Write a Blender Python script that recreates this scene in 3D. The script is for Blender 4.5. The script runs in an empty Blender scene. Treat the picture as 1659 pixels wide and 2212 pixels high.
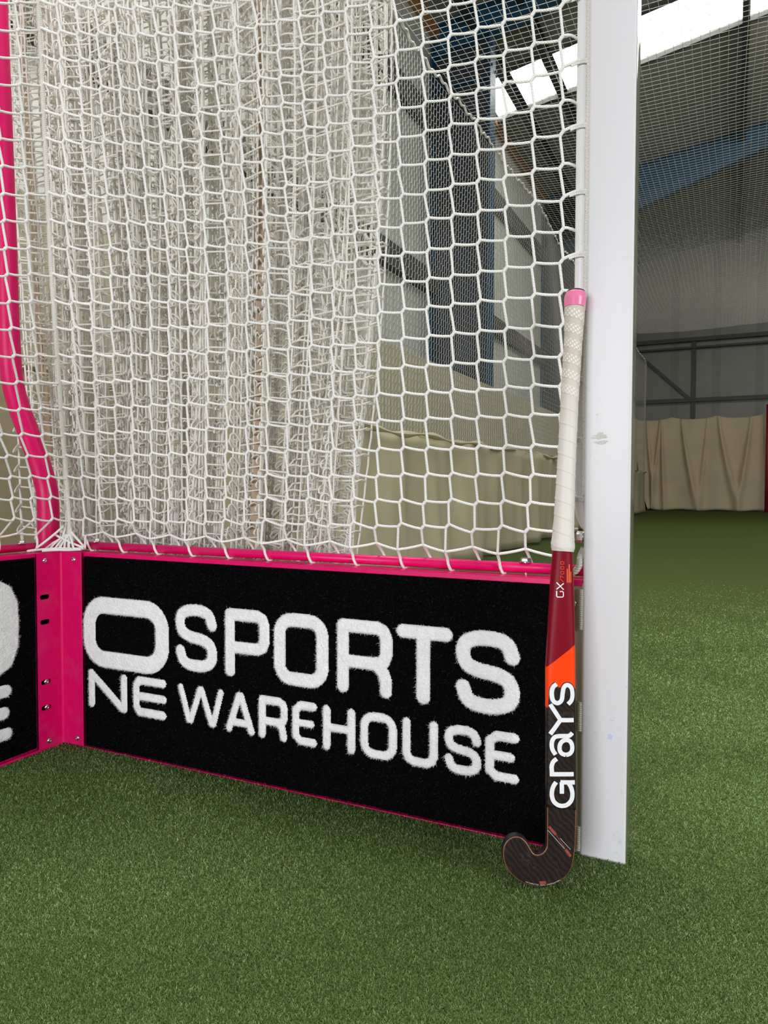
import bpy, bmesh, math, random
import numpy as np
from mathutils import Vector, Matrix
rng = np.random.default_rng(7)
random.seed(7)
SC = bpy.context.scene
COL = SC.collection

# ---------------------------------------------------------------- camera, world, lights
FPX, IW, IH = 1567.82, 1659.0, 2212.0
CAM = np.array([1.4432, -1.2251, 0.6153])
YAW, PIT, ROL = -0.4480, -0.0355, 0.0021
def cam_axes():
    cy, sy, cp, sp, cr, sr = math.cos(YAW), math.sin(YAW), math.cos(PIT), math.sin(PIT), math.cos(ROL), math.sin(ROL)
    f = np.array([sy*cp, cy*cp, sp]); r0 = np.array([cy, -sy, 0.0]); u0 = np.cross(r0, f)
    return r0*cr+u0*sr, -r0*sr+u0*cr, f
RT, UP, FW = cam_axes()
cd = bpy.data.cameras.new('camera'); cam = bpy.data.objects.new('camera', cd); COL.objects.link(cam)
M = Matrix.Identity(4)
for i in range(3):
    M[i][0], M[i][1], M[i][2], M[i][3] = RT[i], UP[i], -FW[i], CAM[i]
cam.matrix_world = M
cd.sensor_fit = 'HORIZONTAL'; cd.sensor_width = 36.0; cd.lens = FPX/IW*36.0
cd.clip_start = 0.02; cd.clip_end = 200
SC.camera = cam
SC.view_settings.view_transform = 'Standard'; SC.view_settings.look = 'None'
SC.view_settings.gamma = 1; SC.view_settings.use_curve_mapping = False
SC.view_settings.exposure = 0.0

wd = bpy.data.worlds.new('world'); SC.world = wd; wd.use_nodes = True
bg = wd.node_tree.nodes['Background']; bg.inputs[0].default_value = (1.0, 0.98, 0.97, 1); bg.inputs[1].default_value = 0.16
SKY_E = 6.0
def area(name, loc, target, sx, sy, power, col=(1, 1, 1)):
    l = bpy.data.lights.new(name, 'AREA'); l.shape = 'RECTANGLE'; l.size = sx; l.size_y = sy; l.energy = power; l.color = col
    o = bpy.data.objects.new(name, l); COL.objects.link(o); o.location = loc
    o.rotation_euler = (Vector(target)-Vector(loc)).to_track_quat('-Z', 'Y').to_euler()
    return o
area('rear_key', (0.6, -7.8, 1.25), (1.0, 0.0, 0.5), 3.6, 2.4, 425, (0.96, 0.96, 1.0))  # added soft source behind the camera for frontal light; no doorway stands there
area('side_fill', (8.6, -3.2, 2.3), (0.5, -0.3, 0.4), 3.2, 2.4, 360, (0.98, 0.98, 1.0))  # added fill from the right to brighten the back board
area('overhead_fill', (0.3, 1.2, 6.4), (0.9, -0.8, 0.0), 3.0, 2.0, 390, (1.0, 0.98, 0.96))  # added overhead to brighten the turf while sparing the post face
area('far_fill', (3.0, 9.0, 6.6), (1.5, 12.0, 0.0), 2.5, 1.5, 120, (1.0, 0.96, 0.86))  # added warm fill for the dim far end of the hall

# ---------------------------------------------------------------- materials
def _mat(name):
    m = bpy.data.materials.new(name); m.use_nodes = True
    return m, m.node_tree, m.node_tree.nodes['Principled BSDF']
def nd(nt, t, **k):
    n = nt.nodes.new(t)
    for a, b in k.items(): setattr(n, a, b)
    return n
def noise(nt, scale, detail=3, vec=None, rough=0.5):
    n = nd(nt, 'ShaderNodeTexNoise'); n.inputs['Scale'].default_value = scale; n.inputs['Detail'].default_value = detail
    n.inputs['Roughness'].default_value = rough
    if vec is None:
        tc = nd(nt, 'ShaderNodeTexCoord'); vec = tc.outputs['Object']
    nt.links.new(vec, n.inputs['Vector'])
    return n
def ramp(nt, fac, stops):
    r = nd(nt, 'ShaderNodeValToRGB')
    while len(r.color_ramp.elements) < len(stops): r.color_ramp.elements.new(0.5)
    for e, (p, c) in zip(r.color_ramp.elements, stops):
        e.position = p; e.color = (*c, 1)
    nt.links.new(fac, r.inputs['Fac'])
    return r.outputs['Color']
def bump(nt, b, h, strength=0.3, dist=0.001):
    n = nd(nt, 'ShaderNodeBump'); n.inputs['Strength'].default_value = strength; n.inputs['Distance'].default_value = dist
    nt.links.new(h, n.inputs['Height']); nt.links.new(n.outputs['Normal'], b.inputs['Normal'])
def simple(name, col, rough=0.5, metal=0.0, var=0.08, vscale=8, bmp=0, bscale=200, spec=0.5, coat=0, sheen=0, transl=0):
    m, nt, b = _mat(name)
    n = noise(nt, vscale, 4)
    c0 = tuple(max(0, x*(1-var)) for x in col); c1 = tuple(min(1, x*(1+var)) for x in col)
    nt.links.new(ramp(nt, n.outputs['Fac'], [(0.3, c0), (0.7, c1)]), b.inputs['Base Color'])
    b.inputs['Roughness'].default_value = rough; b.inputs['Metallic'].default_value = metal
    b.inputs['Specular IOR Level'].default_value = spec
    if coat: b.inputs['Coat Weight'].default_value = coat; b.inputs['Coat Roughness'].default_value = 0.15
    if sheen: b.inputs['Sheen Weight'].default_value = sheen; b.inputs['Sheen Roughness'].default_value = 0.5
    if bmp:
        n2 = noise(nt, bscale, 2); bump(nt, b, n2.outputs['Fac'], bmp, 0.001)
    if transl:
        t = nd(nt, 'ShaderNodeBsdfTranslucent'); t.inputs['Color'].default_value = (*col, 1)
        mx = nd(nt, 'ShaderNodeMixShader'); mx.inputs['Fac'].default_value = transl
        nt.links.new(b.outputs[0], mx.inputs[1]); nt.links.new(t.outputs[0], mx.inputs[2])
        nt.links.new(mx.outputs[0], nt.nodes['Material Output'].inputs['Surface'])
    return m
class MX:
    """tiny node-math helper"""
    def __init__(s, nt):
        s.nt = nt; tc = nd(nt, 'ShaderNodeTexCoord'); sp = nd(nt, 'ShaderNodeSeparateXYZ')
        nt.links.new(tc.outputs['Object'], sp.inputs[0]); s.x, s.y, s.z = sp.outputs; s.vec = tc.outputs['Object']
    def m(s, op, a, b=0.0, c=0.0):
        n = nd(s.nt, 'ShaderNodeMath', operation=op)
        for i, v in enumerate((a, b, c)):
            if isinstance(v, (int, float)): n.inputs[i].default_value = v
            else: s.nt.links.new(v, n.inputs[i])
        return n.outputs[0]
    def mix(s, f, a, b):
        n = nd(s.nt, 'ShaderNodeMix', data_type='RGBA')
        s.nt.links.new(f, n.inputs['Factor'])
        for k, v in (('A', a), ('B', b)):
            i = [q for q in n.inputs if q.name == k and q.type == 'RGBA'][0]
            if isinstance(v, tuple): i.default_value = (*v, 1)
            else: s.nt.links.new(v, i)
        return [q for q in n.outputs if q.type == 'RGBA'][0]

PINK = (0.66, 0.0015, 0.120)
def pink_paint():
    m, nt, b = _mat('pink_paint'); X = MX(nt)
    n = noise(nt, 14, 5, rough=0.65); n2 = noise(nt, 55, 4)
    f = X.m('MULTIPLY', ramp(nt, n.outputs['Fac'], [(0.52, (0, 0, 0)), (0.75, (1, 1, 1))]), 0.30)
    c = X.mix(f, PINK, (0.50, 0.07, 0.16))
    nt.links.new(c, b.inputs['Base Color'])
    nt.links.new(ramp(nt, n2.outputs['Fac'], [(0.3, (0.30,)*3), (0.7, (0.45,)*3)]), b.inputs['Roughness'])
    b.inputs['Specular IOR Level'].default_value = 0.3
    bump(nt, b, n2.outputs['Fac'], 0.05, 0.001)
    return m
def post_paint():
    m, nt, b = _mat('white_post_paint'); X = MX(nt)
    n = noise(nt, 60, 5, rough=0.7); n3 = noise(nt, 9, 2)
    # sparse grey, blue and yellow scuffs of their own shape, denser near the foot
    low = X.m('LESS_THAN', X.z, 0.30); 
    fo = X.m('MULTIPLY', ramp(nt, n.outputs['Fac'], [(0.63, (0, 0, 0)), (0.69, (1, 1, 1))]), X.m('ADD', 0.10, X.m('MULTIPLY', low, 0.35)))
    c = X.mix(fo, (0.685, 0.68, 0.705), (0.45, 0.46, 0.44))
    n2 = noise(nt, 38, 3, rough=0.8)
    fb = X.m('MULTIPLY', ramp(nt, n2.outputs['Fac'], [(0.665, (0, 0, 0)), (0.70, (1, 1, 1))]), X.m('MULTIPLY', low, 0.6))
    c = X.mix(fb, c, (0.35, 0.50, 0.75))
    nt.links.new(c, b.inputs['Base Color'])
    b.inputs['Roughness'].default_value = 0.38; b.inputs['Specular IOR Level'].default_value = 0.35
    n4 = noise(nt, 420, 2); bump(nt, b, n4.outputs['Fac'], 0.06, 0.001)
    return m
def cord_mat(name, col, twist=900, rough=0.75):
    m, nt, b = _mat(name)
    w = nd(nt, 'ShaderNodeTexWave', wave_type='BANDS', bands_direction='DIAGONAL'); w.inputs['Scale'].default_value = twist/6.0
    w.inputs['Distortion'].default_value = 1.5
    tc = nd(nt, 'ShaderNodeTexCoord'); nt.links.new(tc.outputs['Object'], w.inputs['Vector'])
    n = noise(nt, 6, 3)
    nt.links.new(ramp(nt, n.outputs['Fac'], [(0.3, tuple(c*0.93 for c in col)), (0.7, col)]), b.inputs['Base Color'])
    b.inputs['Roughness'].default_value = rough; b.inputs['Specular IOR Level'].default_value = 0.3
    bump(nt, b, w.outputs['Fac'], 0.55, 0.0012)
    return m
def attr_mat(name, stops, rough=0.6, attr='rnd', spec=0.3, transl=0):
    m, nt, b = _mat(name)
    a = nd(nt, 'ShaderNodeAttribute', attribute_name=attr)
    c = ramp(nt, a.outputs['Fac'], stops); nt.links.new(c, b.inputs['Base Color'])
    b.inputs['Roughness'].default_value = rough; b.inputs['Specular IOR Level'].default_value = spec
    if transl:
        t = nd(nt, 'ShaderNodeBsdfTranslucent'); nt.links.new(c, t.inputs['Color'])
        mx = nd(nt, 'ShaderNodeMixShader'); mx.inputs['Fac'].default_value = transl
        nt.links.new(b.outputs[0], mx.inputs[1]); nt.links.new(t.outputs[0], mx.inputs[2])
        nt.links.new(mx.outputs[0], nt.nodes['Material Output'].inputs['Surface'])
    return m
def turf_base():
    m, nt, b = _mat('turf_ground'); X = MX(nt)
    n = noise(nt, 210, 3, rough=0.7); n2 = noise(nt, 2.2, 3)
    c = ramp(nt, n.outputs['Fac'], [(0.30, (0.026, 0.042, 0.010)), (0.5, (0.060, 0.086, 0.019)), (0.72, (0.112, 0.148, 0.040))])
    c2 = X.mix(X.m('MULTIPLY', n2.outputs['Fac'], 0.25), c, (0.085, 0.105, 0.022))
    nt.links.new(c2, b.inputs['Base Color']); b.inputs['Roughness'].default_value = 0.85; b.inputs['Specular IOR Level'].default_value = 0.15
    bump(nt, b, n.outputs['Fac'], 0.6, 0.004)
    return m
def cladding(name, col, period=0.2, axis='y', depth=0.5, rough=0.45):
    m, nt, b = _mat(name); X = MX(nt)
    v = X.y if axis == 'y' else X.x
    s = X.m('PINGPONG', v, period/2); g = X.m('LESS_THAN', s, period*0.10)
    n = noise(nt, 1.5, 3)
    c = ramp(nt, n.outputs['Fac'], [(0.3, tuple(q*0.9 for q in col)), (0.7, col)])
    nt.links.new(X.mix(g, c, tuple(q*0.8 for q in col)), b.inputs['Base Color']); b.inputs['Roughness'].default_value = rough
    bump(nt, b, X.m('SMOOTH_MIN', s, period*0.16, 0.01), depth, 0.05)
    return m
def emit(name, col, s):
    m = bpy.data.materials.new(name); m.use_nodes = True; nt = m.node_tree; nt.nodes.clear()
    e = nd(nt, 'ShaderNodeEmission'); e.inputs[0].default_value = (*col, 1); e.inputs[1].default_value = s
    o = nd(nt, 'ShaderNodeOutputMaterial'); nt.links.new(e.outputs[0], o.inputs['Surface'])
    return m
def stick_paint():
    m, nt, b = _mat('stick_graphics'); X = MX(nt)
    # carbon weave with scuffs
    w = nd(nt, 'ShaderNodeTexWave', wave_type='BANDS', bands_direction='DIAGONAL'); w.inputs['Scale'].default_value = 60; w.inputs['Distortion'].default_value = 6.0
    w.inputs['Detail'].default_value = 2; nt.links.new(X.vec, w.inputs['Vector'])
    n = noise(nt, 70, 5, rough=0.7)
    n7 = noise(nt, 18, 3); wv = X.m('MULTIPLY', w.outputs['Fac'], n7.outputs['Fac']); carbon = ramp(nt, wv, [(0.0, (0.013, 0.009, 0.008)), (0.8, (0.034, 0.023, 0.019))])
    scf = X.m('MULTIPLY', ramp(nt, n.outputs['Fac'], [(0.57, (0, 0, 0)), (0.72, (1, 1, 1))]), 0.25)
    carbon = X.mix(scf, carbon, (0.12, 0.12, 0.12))
    red = (0.20, 0.0015, 0.012); org = (1.0, 0.055, 0.002)
    # red above the slanted line, orange between, black below
    l1 = X.m('SUBTRACT', X.z, X.m('ADD', 0.3430, X.m('MULTIPLY', X.x, 0.92)))
    isred = X.m('GREATER_THAN', l1, 0.0)
    strip = X.m('LESS_THAN', X.x, -0.0055)
    low = X.m('ADD', X.m('MULTIPLY', strip, -0.0330), 0.3035)
    # inside: front-strip orange to z .27, the rest until the lettering
    isblk = X.m('LESS_THAN', X.z, low)
    c = X.mix(isred, org, red); c = X.mix(isblk, c, carbon)
    # dark red left flank and worn copper edges lower down
    nt.links.new(c, b.inputs['Base Color'])
    b.inputs['Roughness'].default_value = 0.42; b.inputs['Specular IOR Level'].default_value = 0.14; b.inputs['Coat Weight'].default_value = 0.0; b.inputs['Coat Roughness'].default_value = 0.3
    return m
def grip_mat():
    m, nt, b = _mat('white_grip_tape'); X = MX(nt)
    v = nd(nt, 'ShaderNodeTexVoronoi', feature='F1'); v.inputs['Scale'].default_value = 1.0; v.inputs['Randomness'].default_value = 0.0
    # perforation-like dots: cylindrical coordinates, only on the upper wraps and only in the middle of each wrap
    ang = X.m('ARCTAN2', X.x, X.m('MULTIPLY', X.y, -1.0))
    th = X.m('MULTIPLY', ang, 0.0150)
    hz = X.m('SUBTRACT', X.z, X.m('MULTIPLY', th, -0.30))
    cb = nd(nt, 'ShaderNodeCombineXYZ'); nt.links.new(X.m('MULTIPLY', X.m('ADD', th, hz), 138.0), cb.inputs[0]); nt.links.new(X.m('MULTIPLY', X.m('SUBTRACT', th, hz), 138.0), cb.inputs[1])
    nt.links.new(cb.outputs[0], v.inputs['Vector'])
    dot = X.m('LESS_THAN', v.outputs['Distance'], 0.33)
    band = X.m('LESS_THAN', X.m('FRACT', X.m('DIVIDE', X.m('SUBTRACT', hz, 0.7355), 0.0245)), 0.60)
    up = X.m('GREATER_THAN', hz, 0.7560); dn = X.m('LESS_THAN', hz, 0.8990)
    f = X.m('MULTIPLY', X.m('MULTIPLY', dot, band), X.m('MULTIPLY', up, dn))
    n = noise(nt, 40, 3)
    worn = X.m('MULTIPLY', X.m('MINIMUM', X.m('MAXIMUM', X.m('DIVIDE', X.m('SUBTRACT', X.z, 0.70), 0.12), 0.0), 1.0), 1.0)
    base = X.mix(worn, (0.72, 0.69, 0.64), (0.56, 0.51, 0.43))
    base = X.mix(X.m('MULTIPLY', n.outputs['Fac'], 0.25), base, (0.60, 0.56, 0.50))
    c = X.mix(f, base, (0.80, 0.77, 0.70))
    nt.links.new(c, b.inputs['Base Color']); b.inputs['Roughness'].default_value = 0.55
    return m

MAT = dict(
 pink=pink_paint(), post=post_paint(), white=simple('white_gloss_paint', (0.78, 0.78, 0.79), 0.35, var=0.03),
 plate=simple('cream_plate_paint', (0.36, 0.335, 0.245), 0.4, var=0.04),
 weld=simple('painted_weld', (0.44, 0.42, 0.33), 0.4, var=0.1, vscale=300, bmp=0.6, bscale=500),
 cord=cord_mat('white_net_cord', (0.86, 0.85, 0.82)), cord2=cord_mat('cream_net_cord', (0.93, 0.90, 0.83)),
 rope=cord_mat('braided_edge_rope', (0.80, 0.77, 0.71), 1500), thin=simple('fine_netting_twine', (0.54, 0.53, 0.46), 0.8, var=0.1),
 strap=simple('peach_webbing', (0.62, 0.47, 0.33), 0.85, var=0.15, vscale=20, transl=0.2),
 steel=simple('zinc_steel', (0.62, 0.62, 0.60), 0.25, 1.0, var=0.1, vscale=40),
 black=simple('black_pile_backing', (0.002, 0.002, 0.0025), 0.95, var=0.3, vscale=60, spec=0.0),
 bpile=attr_mat('black_pile', [(0.0, (0.0030, 0.0030, 0.0038)), (0.965, (0.011, 0.011, 0.0125)), (1.0, (0.07, 0.07, 0.075))], 1.0, spec=0.0),
 wbase=simple('white_pile_backing', (0.82, 0.82, 0.82), 0.95, var=0.06, vscale=60, bmp=0.5, bscale=700, spec=0.1),
 wpile=attr_mat('white_pile', [(0.0, (0.72, 0.72, 0.73)), (1.0, (0.96, 0.96, 0.96))], 0.9, spec=0.1, transl=0.25),
 turf=turf_base(),
 blade=attr_mat('turf_blades', [(0.0, (0.030, 0.062, 0.014)), (0.35, (0.118, 0.215, 0.052)), (0.72, (0.315, 0.475, 0.165)), (1.0, (0.78, 0.86, 0.52))], 0.55, spec=0.25, transl=0.3),
 clad=cladding('light_wall_cladding', (0.60, 0.61, 0.55)), gable=cladding('gable_cladding', (0.235, 0.23, 0.205), 1.0, 'x', 0.05),
 roof=cladding('roof_lining', (0.27, 0.27, 0.235), 0.33, 'y', 0.2, 0.7), lining=cladding('cream_screen_cladding', (0.50, 0.47, 0.33), 0.12, 'y', 0.3),
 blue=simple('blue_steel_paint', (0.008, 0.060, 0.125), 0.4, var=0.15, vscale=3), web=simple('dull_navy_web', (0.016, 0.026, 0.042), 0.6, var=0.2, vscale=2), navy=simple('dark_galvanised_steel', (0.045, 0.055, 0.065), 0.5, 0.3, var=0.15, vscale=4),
 rail=simple('dark_rail', (0.07, 0.07, 0.065), 0.6, var=0.1), timber=simple('orange_timber', (0.38, 0.19, 0.07), 0.7, var=0.2, vscale=12),
 canvas=simple('cream_canvas', (0.54, 0.485, 0.315), 0.9, var=0.07, vscale=3, bmp=0.2, bscale=600, transl=0.15),
 canvas2=simple('far_canvas', (0.70, 0.585, 0.385), 0.9, var=0.06, vscale=2, transl=0.1),
 sky=emit('skylight_sheet', (0.98, 1.0, 0.98), SKY_E), doork=simple('dark_opening', (0.01, 0.01, 0.012), 0.9),
 stick=stick_paint(), grip=grip_mat(), pinktape=simple('pink_tape', (0.80, 0.20, 0.38), 0.3, var=0.08, vscale=60, bmp=0.2, bscale=120, coat=0.3),
 cap=simple('black_rubber', (0.02, 0.012, 0.015), 0.4), decalw=simple('white_print', (0.80, 0.81, 0.84), 0.35, var=0.05, vscale=120),
 decalk=simple('black_print', (0.010, 0.009, 0.009), 0.35), decalo=simple('orange_print', (0.95, 0.10, 0.01), 0.4, var=0.05),
 decalr=simple('red_brown_print', (0.28, 0.045, 0.03), 0.45, var=0.2, vscale=200), copper=simple('copper_edge', (0.32, 0.10, 0.05), 0.35, var=0.3, vscale=60),
 flank=simple('dark_red_flank', (0.10, 0.003, 0.010), 0.35), front=simple('post_reflection_tone', (0.21, 0.21, 0.155), 0.12, var=0.05),
 chip=simple('paint_chip', (0.52, 0.52, 0.49), 0.6, var=0.1, vscale=300),
 red=simple('red_post_paint', (0.30, 0.006, 0.03), 0.5),
)

# ---------------------------------------------------------------- mesh helpers
def tag(o, label=None, cat=None, group=None, kind=None):
    if label: o['label'] = label
    if cat: o['category'] = cat
    if group: o['group'] = group
    if kind: o['kind'] = kind
    return o
def link(name, me, mat=None, parent=None):
    o = bpy.data.objects.new(name, me); COL.objects.link(o)
    if mat is not None: me.materials.append(MAT[mat] if isinstance(mat, str) else mat)
    if parent is not None: o.parent = parent
    return o
def empty(name, loc=(0, 0, 0)):
    o = bpy.data.objects.new(name, None); COL.objects.link(o); o.location = loc; o.empty_display_size = 0.05
    return o
def npmesh(name, V, groups, smooth=True, attr=None):
    """V (n,3); groups: list of (m,k) int index arrays"""
    me = bpy.data.meshes.new(name)
    V = np.ascontiguousarray(V, dtype=np.float32)
    me.vertices.add(len(V)); me.vertices.foreach_set('co', V.ravel())
    loops = np.concatenate([g.ravel() for g in groups]).astype(np.int32)
    tot = np.concatenate([np.full(len(g), g.shape[1]) for g in groups]).astype(np.int32)
    st = np.concatenate([[0], np.cumsum(tot)[:-1]]).astype(np.int32)
    me.loops.add(len(loops)); me.loops.foreach_set('vertex_index', loops)
    me.polygons.add(len(tot)); me.polygons.foreach_set('loop_start', st)
    if smooth: me.polygons.foreach_set('use_smooth', np.ones(len(tot), dtype=bool))
    me.update(calc_edges=True)
    if attr is not None:
        a = me.attributes.new('rnd', 'FLOAT', 'POINT'); a.data.foreach_set('value', np.ascontiguousarray(attr, dtype=np.float32))
    return me
class TB:
    """collects tubes"""
    def __init__(s): s.V = []; s.F = []; s.n = 0
    def tubes(s, P, r, sides=6, cap=False):
        P = np.asarray(P, dtype=float)
        if P.ndim == 2: P = P[None]
        m, n, _ = P.shape
        T = np.empty_like(P); T[:, 1:-1] = P[:, 2:]-P[:, :-2]; T[:, 0] = P[:, 1]-P[:, 0]; T[:, -1] = P[:, -1]-P[:, -2]
        T /= np.linalg.norm(T, axis=2, keepdims=True)+1e-12
        D = P[:, -1]-P[:, 0]; dn = np.linalg.norm(D, axis=1, keepdims=True)+1e-9; D = D/dn
        ref = np.where(np.abs(D[:, 1:2]) < 0.8, np.array([[0.13, 1, 0.07]]), np.array([[1, 0.1, 0.2]]))[:, None, :]
        A = np.cross(T, ref); A /= np.linalg.norm(A, axis=2, keepdims=True)+1e-12
        B = np.cross(T, A)
        R = np.broadcast_to(np.asarray(r, dtype=float), (m, n))[..., None, None] if np.ndim(r) else r
        th = np.arange(sides)/sides*2*np.pi
        C = P[:, :, None, :]+R*(A[:, :, None, :]*np.cos(th)[None, None, :, None]+B[:, :, None, :]*np.sin(th)[None, None, :, None])
        s.V.append(C.reshape(-1, 3))
        i = np.arange(m)[:, None, None]*n*sides; j = np.arange(n-1)[None, :, None]*sides; k = np.arange(sides)[None, None, :]; k2 = (k+1) % sides
        F = np.stack([i+j+k, i+j+k2, i+j+sides+k2, i+j+sides+k], axis=-1).reshape(-1, 4)+s.n
        s.F.append(F); s.n += m*n*sides
    def build(s, name, mat, parent=None):
        return link(name, npmesh(name, np.concatenate(s.V), [np.concatenate(s.F)]), mat, parent)
def catmull(P, k=6, closed=False):
    P = np.asarray(P, dtype=float)
    Q = np.vstack([P[-2] if closed else 2*P[0]-P[1], P, P[1] if closed else 2*P[-1]-P[-2]])
    out = []
    for i in range(1, len(Q)-2):
        for t in np.arange(k)/k:
            a, b, c, d = Q[i-1], Q[i], Q[i+1], Q[i+2]
            out.append(0.5*((2*b)+(-a+c)*t+(2*a-5*b+4*c-d)*t*t+(-a+3*b-3*c+d)*t**3))
    out.append(P[-1]); return np.array(out)
def tube_obj(name, pts, r, mat, parent=None, sides=20, smooth=True, caps=True):
    bm = bmesh.new(); P = [Vector(p) for p in pts]; rings = []
    prevA = None
    for i, p in enumerate(P):
        t = (P[min(i+1, len(P)-1)]-P[max(i-1, 0)]).normalized()
        if prevA is None:
            a = t.orthogonal().normalized()
        else:
            a = (prevA-t*prevA.dot(t)).normalized()
        prevA = a; b = t.cross(a); rr = r[i] if hasattr(r, '__len__') else r
        rings.append([bm.verts.new(p+a*rr*math.cos(2*math.pi*k/sides)+b*rr*math.sin(2*math.pi*k/sides)) for k in range(sides)])
    for a, b in zip(rings, rings[1:]):
        for k in range(sides): bm.faces.new((a[k], a[(k+1) % sides], b[(k+1) % sides], b[k]))
    if caps: bm.faces.new(rings[0][::-1]); bm.faces.new(rings[-1])
    for f in bm.faces: f.smooth = smooth and len(f.verts) == 4
    me = bpy.data.meshes.new(name); bm.normal_update(); bm.to_mesh(me); bm.free()
    return link(name, me, mat, parent)
def addbox(bm, lo, hi, bev=0, seg=2):
    c = [(a+b)/2 for a, b in zip(lo, hi)]; s = [b-a for a, b in zip(lo, hi)]
    r = bmesh.ops.create_cube(bm, size=1.0, matrix=Matrix.Translation(c) @ Matrix.Diagonal((*s, 1)))
    if bev:
        es = {e for v in r['verts'] for e in v.link_edges}
        bmesh.ops.bevel(bm, geom=list(es), offset=bev, segments=seg, profile=0.5, affect='EDGES')
def box_obj(name, lo, hi, mat, parent=None, bev=0, seg=2, smooth=False):
    bm = bmesh.new(); addbox(bm, lo, hi, bev, seg)
    for f in bm.faces: f.smooth = smooth
    me = bpy.data.meshes.new(name); bm.to_mesh(me); bm.free()
    return link(name, me, mat, parent)
def quad_grid(name, fn, nu, nv, mat, parent=None):
    u, v = np.meshgrid(np.linspace(0, 1, nu), np.linspace(0, 1, nv), indexing='ij')
    V = np.array(fn(u.ravel(), v.ravel())).T
    i = (np.arange(nu-1)[:, None]*nv+np.arange(nv-1)[None, :]).ravel()
    return link(name, npmesh(name, V, [np.stack([i, i+nv, i+nv+1, i+1], -1)]), mat, parent)
def revolve(bm, prof, M=Matrix.Identity(4), n=20):
    rings = []
    for r, z in prof:
        rings.append([bm.verts.new(M @ Vector((r*math.cos(2*math.pi*k/n), r*math.sin(2*math.pi*k/n), z))) for k in range(n)])
    for a, b in zip(rings, rings[1:]):
        for k in range(n): bm.faces.new((a[k], a[(k+1) % n], b[(k+1) % n], b[k]))
    bm.faces.new(rings[0][::-1]); bm.faces.new(rings[-1])
def dome_screw(name, p, axis, parent, r=0.0062, label=None):
    bm = bmesh.new(); q = Vector((0, 0, 1)).rotation_difference(Vector(axis)).to_matrix().to_4x4()
    Mx = Matrix.Translation(p) @ q
    prof = [(r*math.cos(a), r*0.45*math.sin(a)) for a in np.linspace(0, math.pi/2*0.80, 7)]
    prof += [(r*0.30, r*0.25), (r*0.05, r*0.22)]
    revolve(bm, prof, Mx, 20)
    for f in bm.faces: f.smooth = True
    me = bpy.data.meshes.new(name); bm.normal_update(); bm.to_mesh(me); bm.free()
    return link(name, me, 'steel', parent)
def hex_bolt(name, p, axis, parent, r=0.0095, h=0.006, shank=0.0):
    bm = bmesh.new(); q = Vector((0, 0, 1)).rotation_difference(Vector(axis)).to_matrix().to_4x4(); Mx = Matrix.Translation(p) @ q
    revolve(bm, [(r*1.05, -0.0012), (r*1.05, 0.0)], Mx, 24)
    revolve(bm, [(r*0.92, 0.0002), (r*0.97, 0.001), (r*0.97, h*0.8), (r*0.85, h)], Mx, 6)
    if shank: revolve(bm, [(r*0.35, -shank), (r*0.35, 0)], Mx, 12)
    me = bpy.data.meshes.new(name); bm.normal_update(); bm.to_mesh(me); bm.free()
    return link(name, me, 'steel', parent)

# ================================================================ the hall
RZ = lambda x: 6.75+0.17*x
WX, GY = -2.1, 19.5
floor = box_obj('floor', (-2.3, -9, -0.10), (9.5, GY+0.1, 0.0), 'turf'); tag(floor, 'green artificial turf floor of the hall', kind='structure')
o = box_obj('wall_left', (WX-0.12, -3, 0.0), (WX, GY, RZ(WX)+0.05), 'clad'); tag(o, 'pale ribbed cladding wall behind the blue columns', kind='structure')
o = box_obj('wall_far', (WX, GY, 0.0), (9.5, GY+0.12, 7.2), 'gable'); tag(o, 'grey cladding end wall at the far end', kind='structure')
# roof: sheets between the skylight strips
sky_bands = [(0.15, 1.20), (8.93, 10.03)]  # nearer strip is out of view, placed overhead to light the floor
ys = [-8.0]+[v for b in sky_bands for v in b]+[GY+0.1]
XR = 9.5
def roof_slab(name, x0, x1, y0, y1, dz0, dz1, mat):
    bm = bmesh.new(); vs = []
    for dz in (dz0, dz1):
        for x, y in ((x0, y0), (x1, y0), (x1, y1), (x0, y1)): vs.append(bm.verts.new((x, y, RZ(x)+dz)))
    for f in ((0, 1, 2, 3), (7, 6, 5, 4), (0, 4, 5, 1), (1, 5, 6, 2), (2, 6, 7, 3), (3, 7, 4, 0)): bm.faces.new([vs[i] for i in f])
    me = bpy.data.meshes.new(name); bm.to_mesh(me); bm.free(); return link(name, me, mat)
for k in range(0, len(ys), 2):
    tag(roof_slab('ceiling', WX-0.2, XR, ys[k], ys[k+1], 0.0, 0.08, 'roof'), 'dull grey roof lining between the skylights', kind='structure')
for k, (a, b) in enumerate(sky_bands):
    tag(roof_slab('window_%d' % (k+1), WX+0.12, XR-0.5, a, b, 0.02, 0.05, 'sky'), 'bright rooflight sheet', kind='structure')
    for (y0, y1) in ((a-0.05, a), (b, b+0.05)):
        tag(roof_slab('trim_%d' % (k+1), WX+0.1, XR-0.5, y0, y1, -0.06, 0.0, 'rail'), 'dark edge flashing of a rooflight', kind='structure')
    tag(roof_slab('trim_%d' % (k+11), WX-0.1, WX+0.12, a, b, 0.0, 0.08, 'roof'), 'roof lining at the eaves end of a rooflight', kind='structure')
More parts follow.
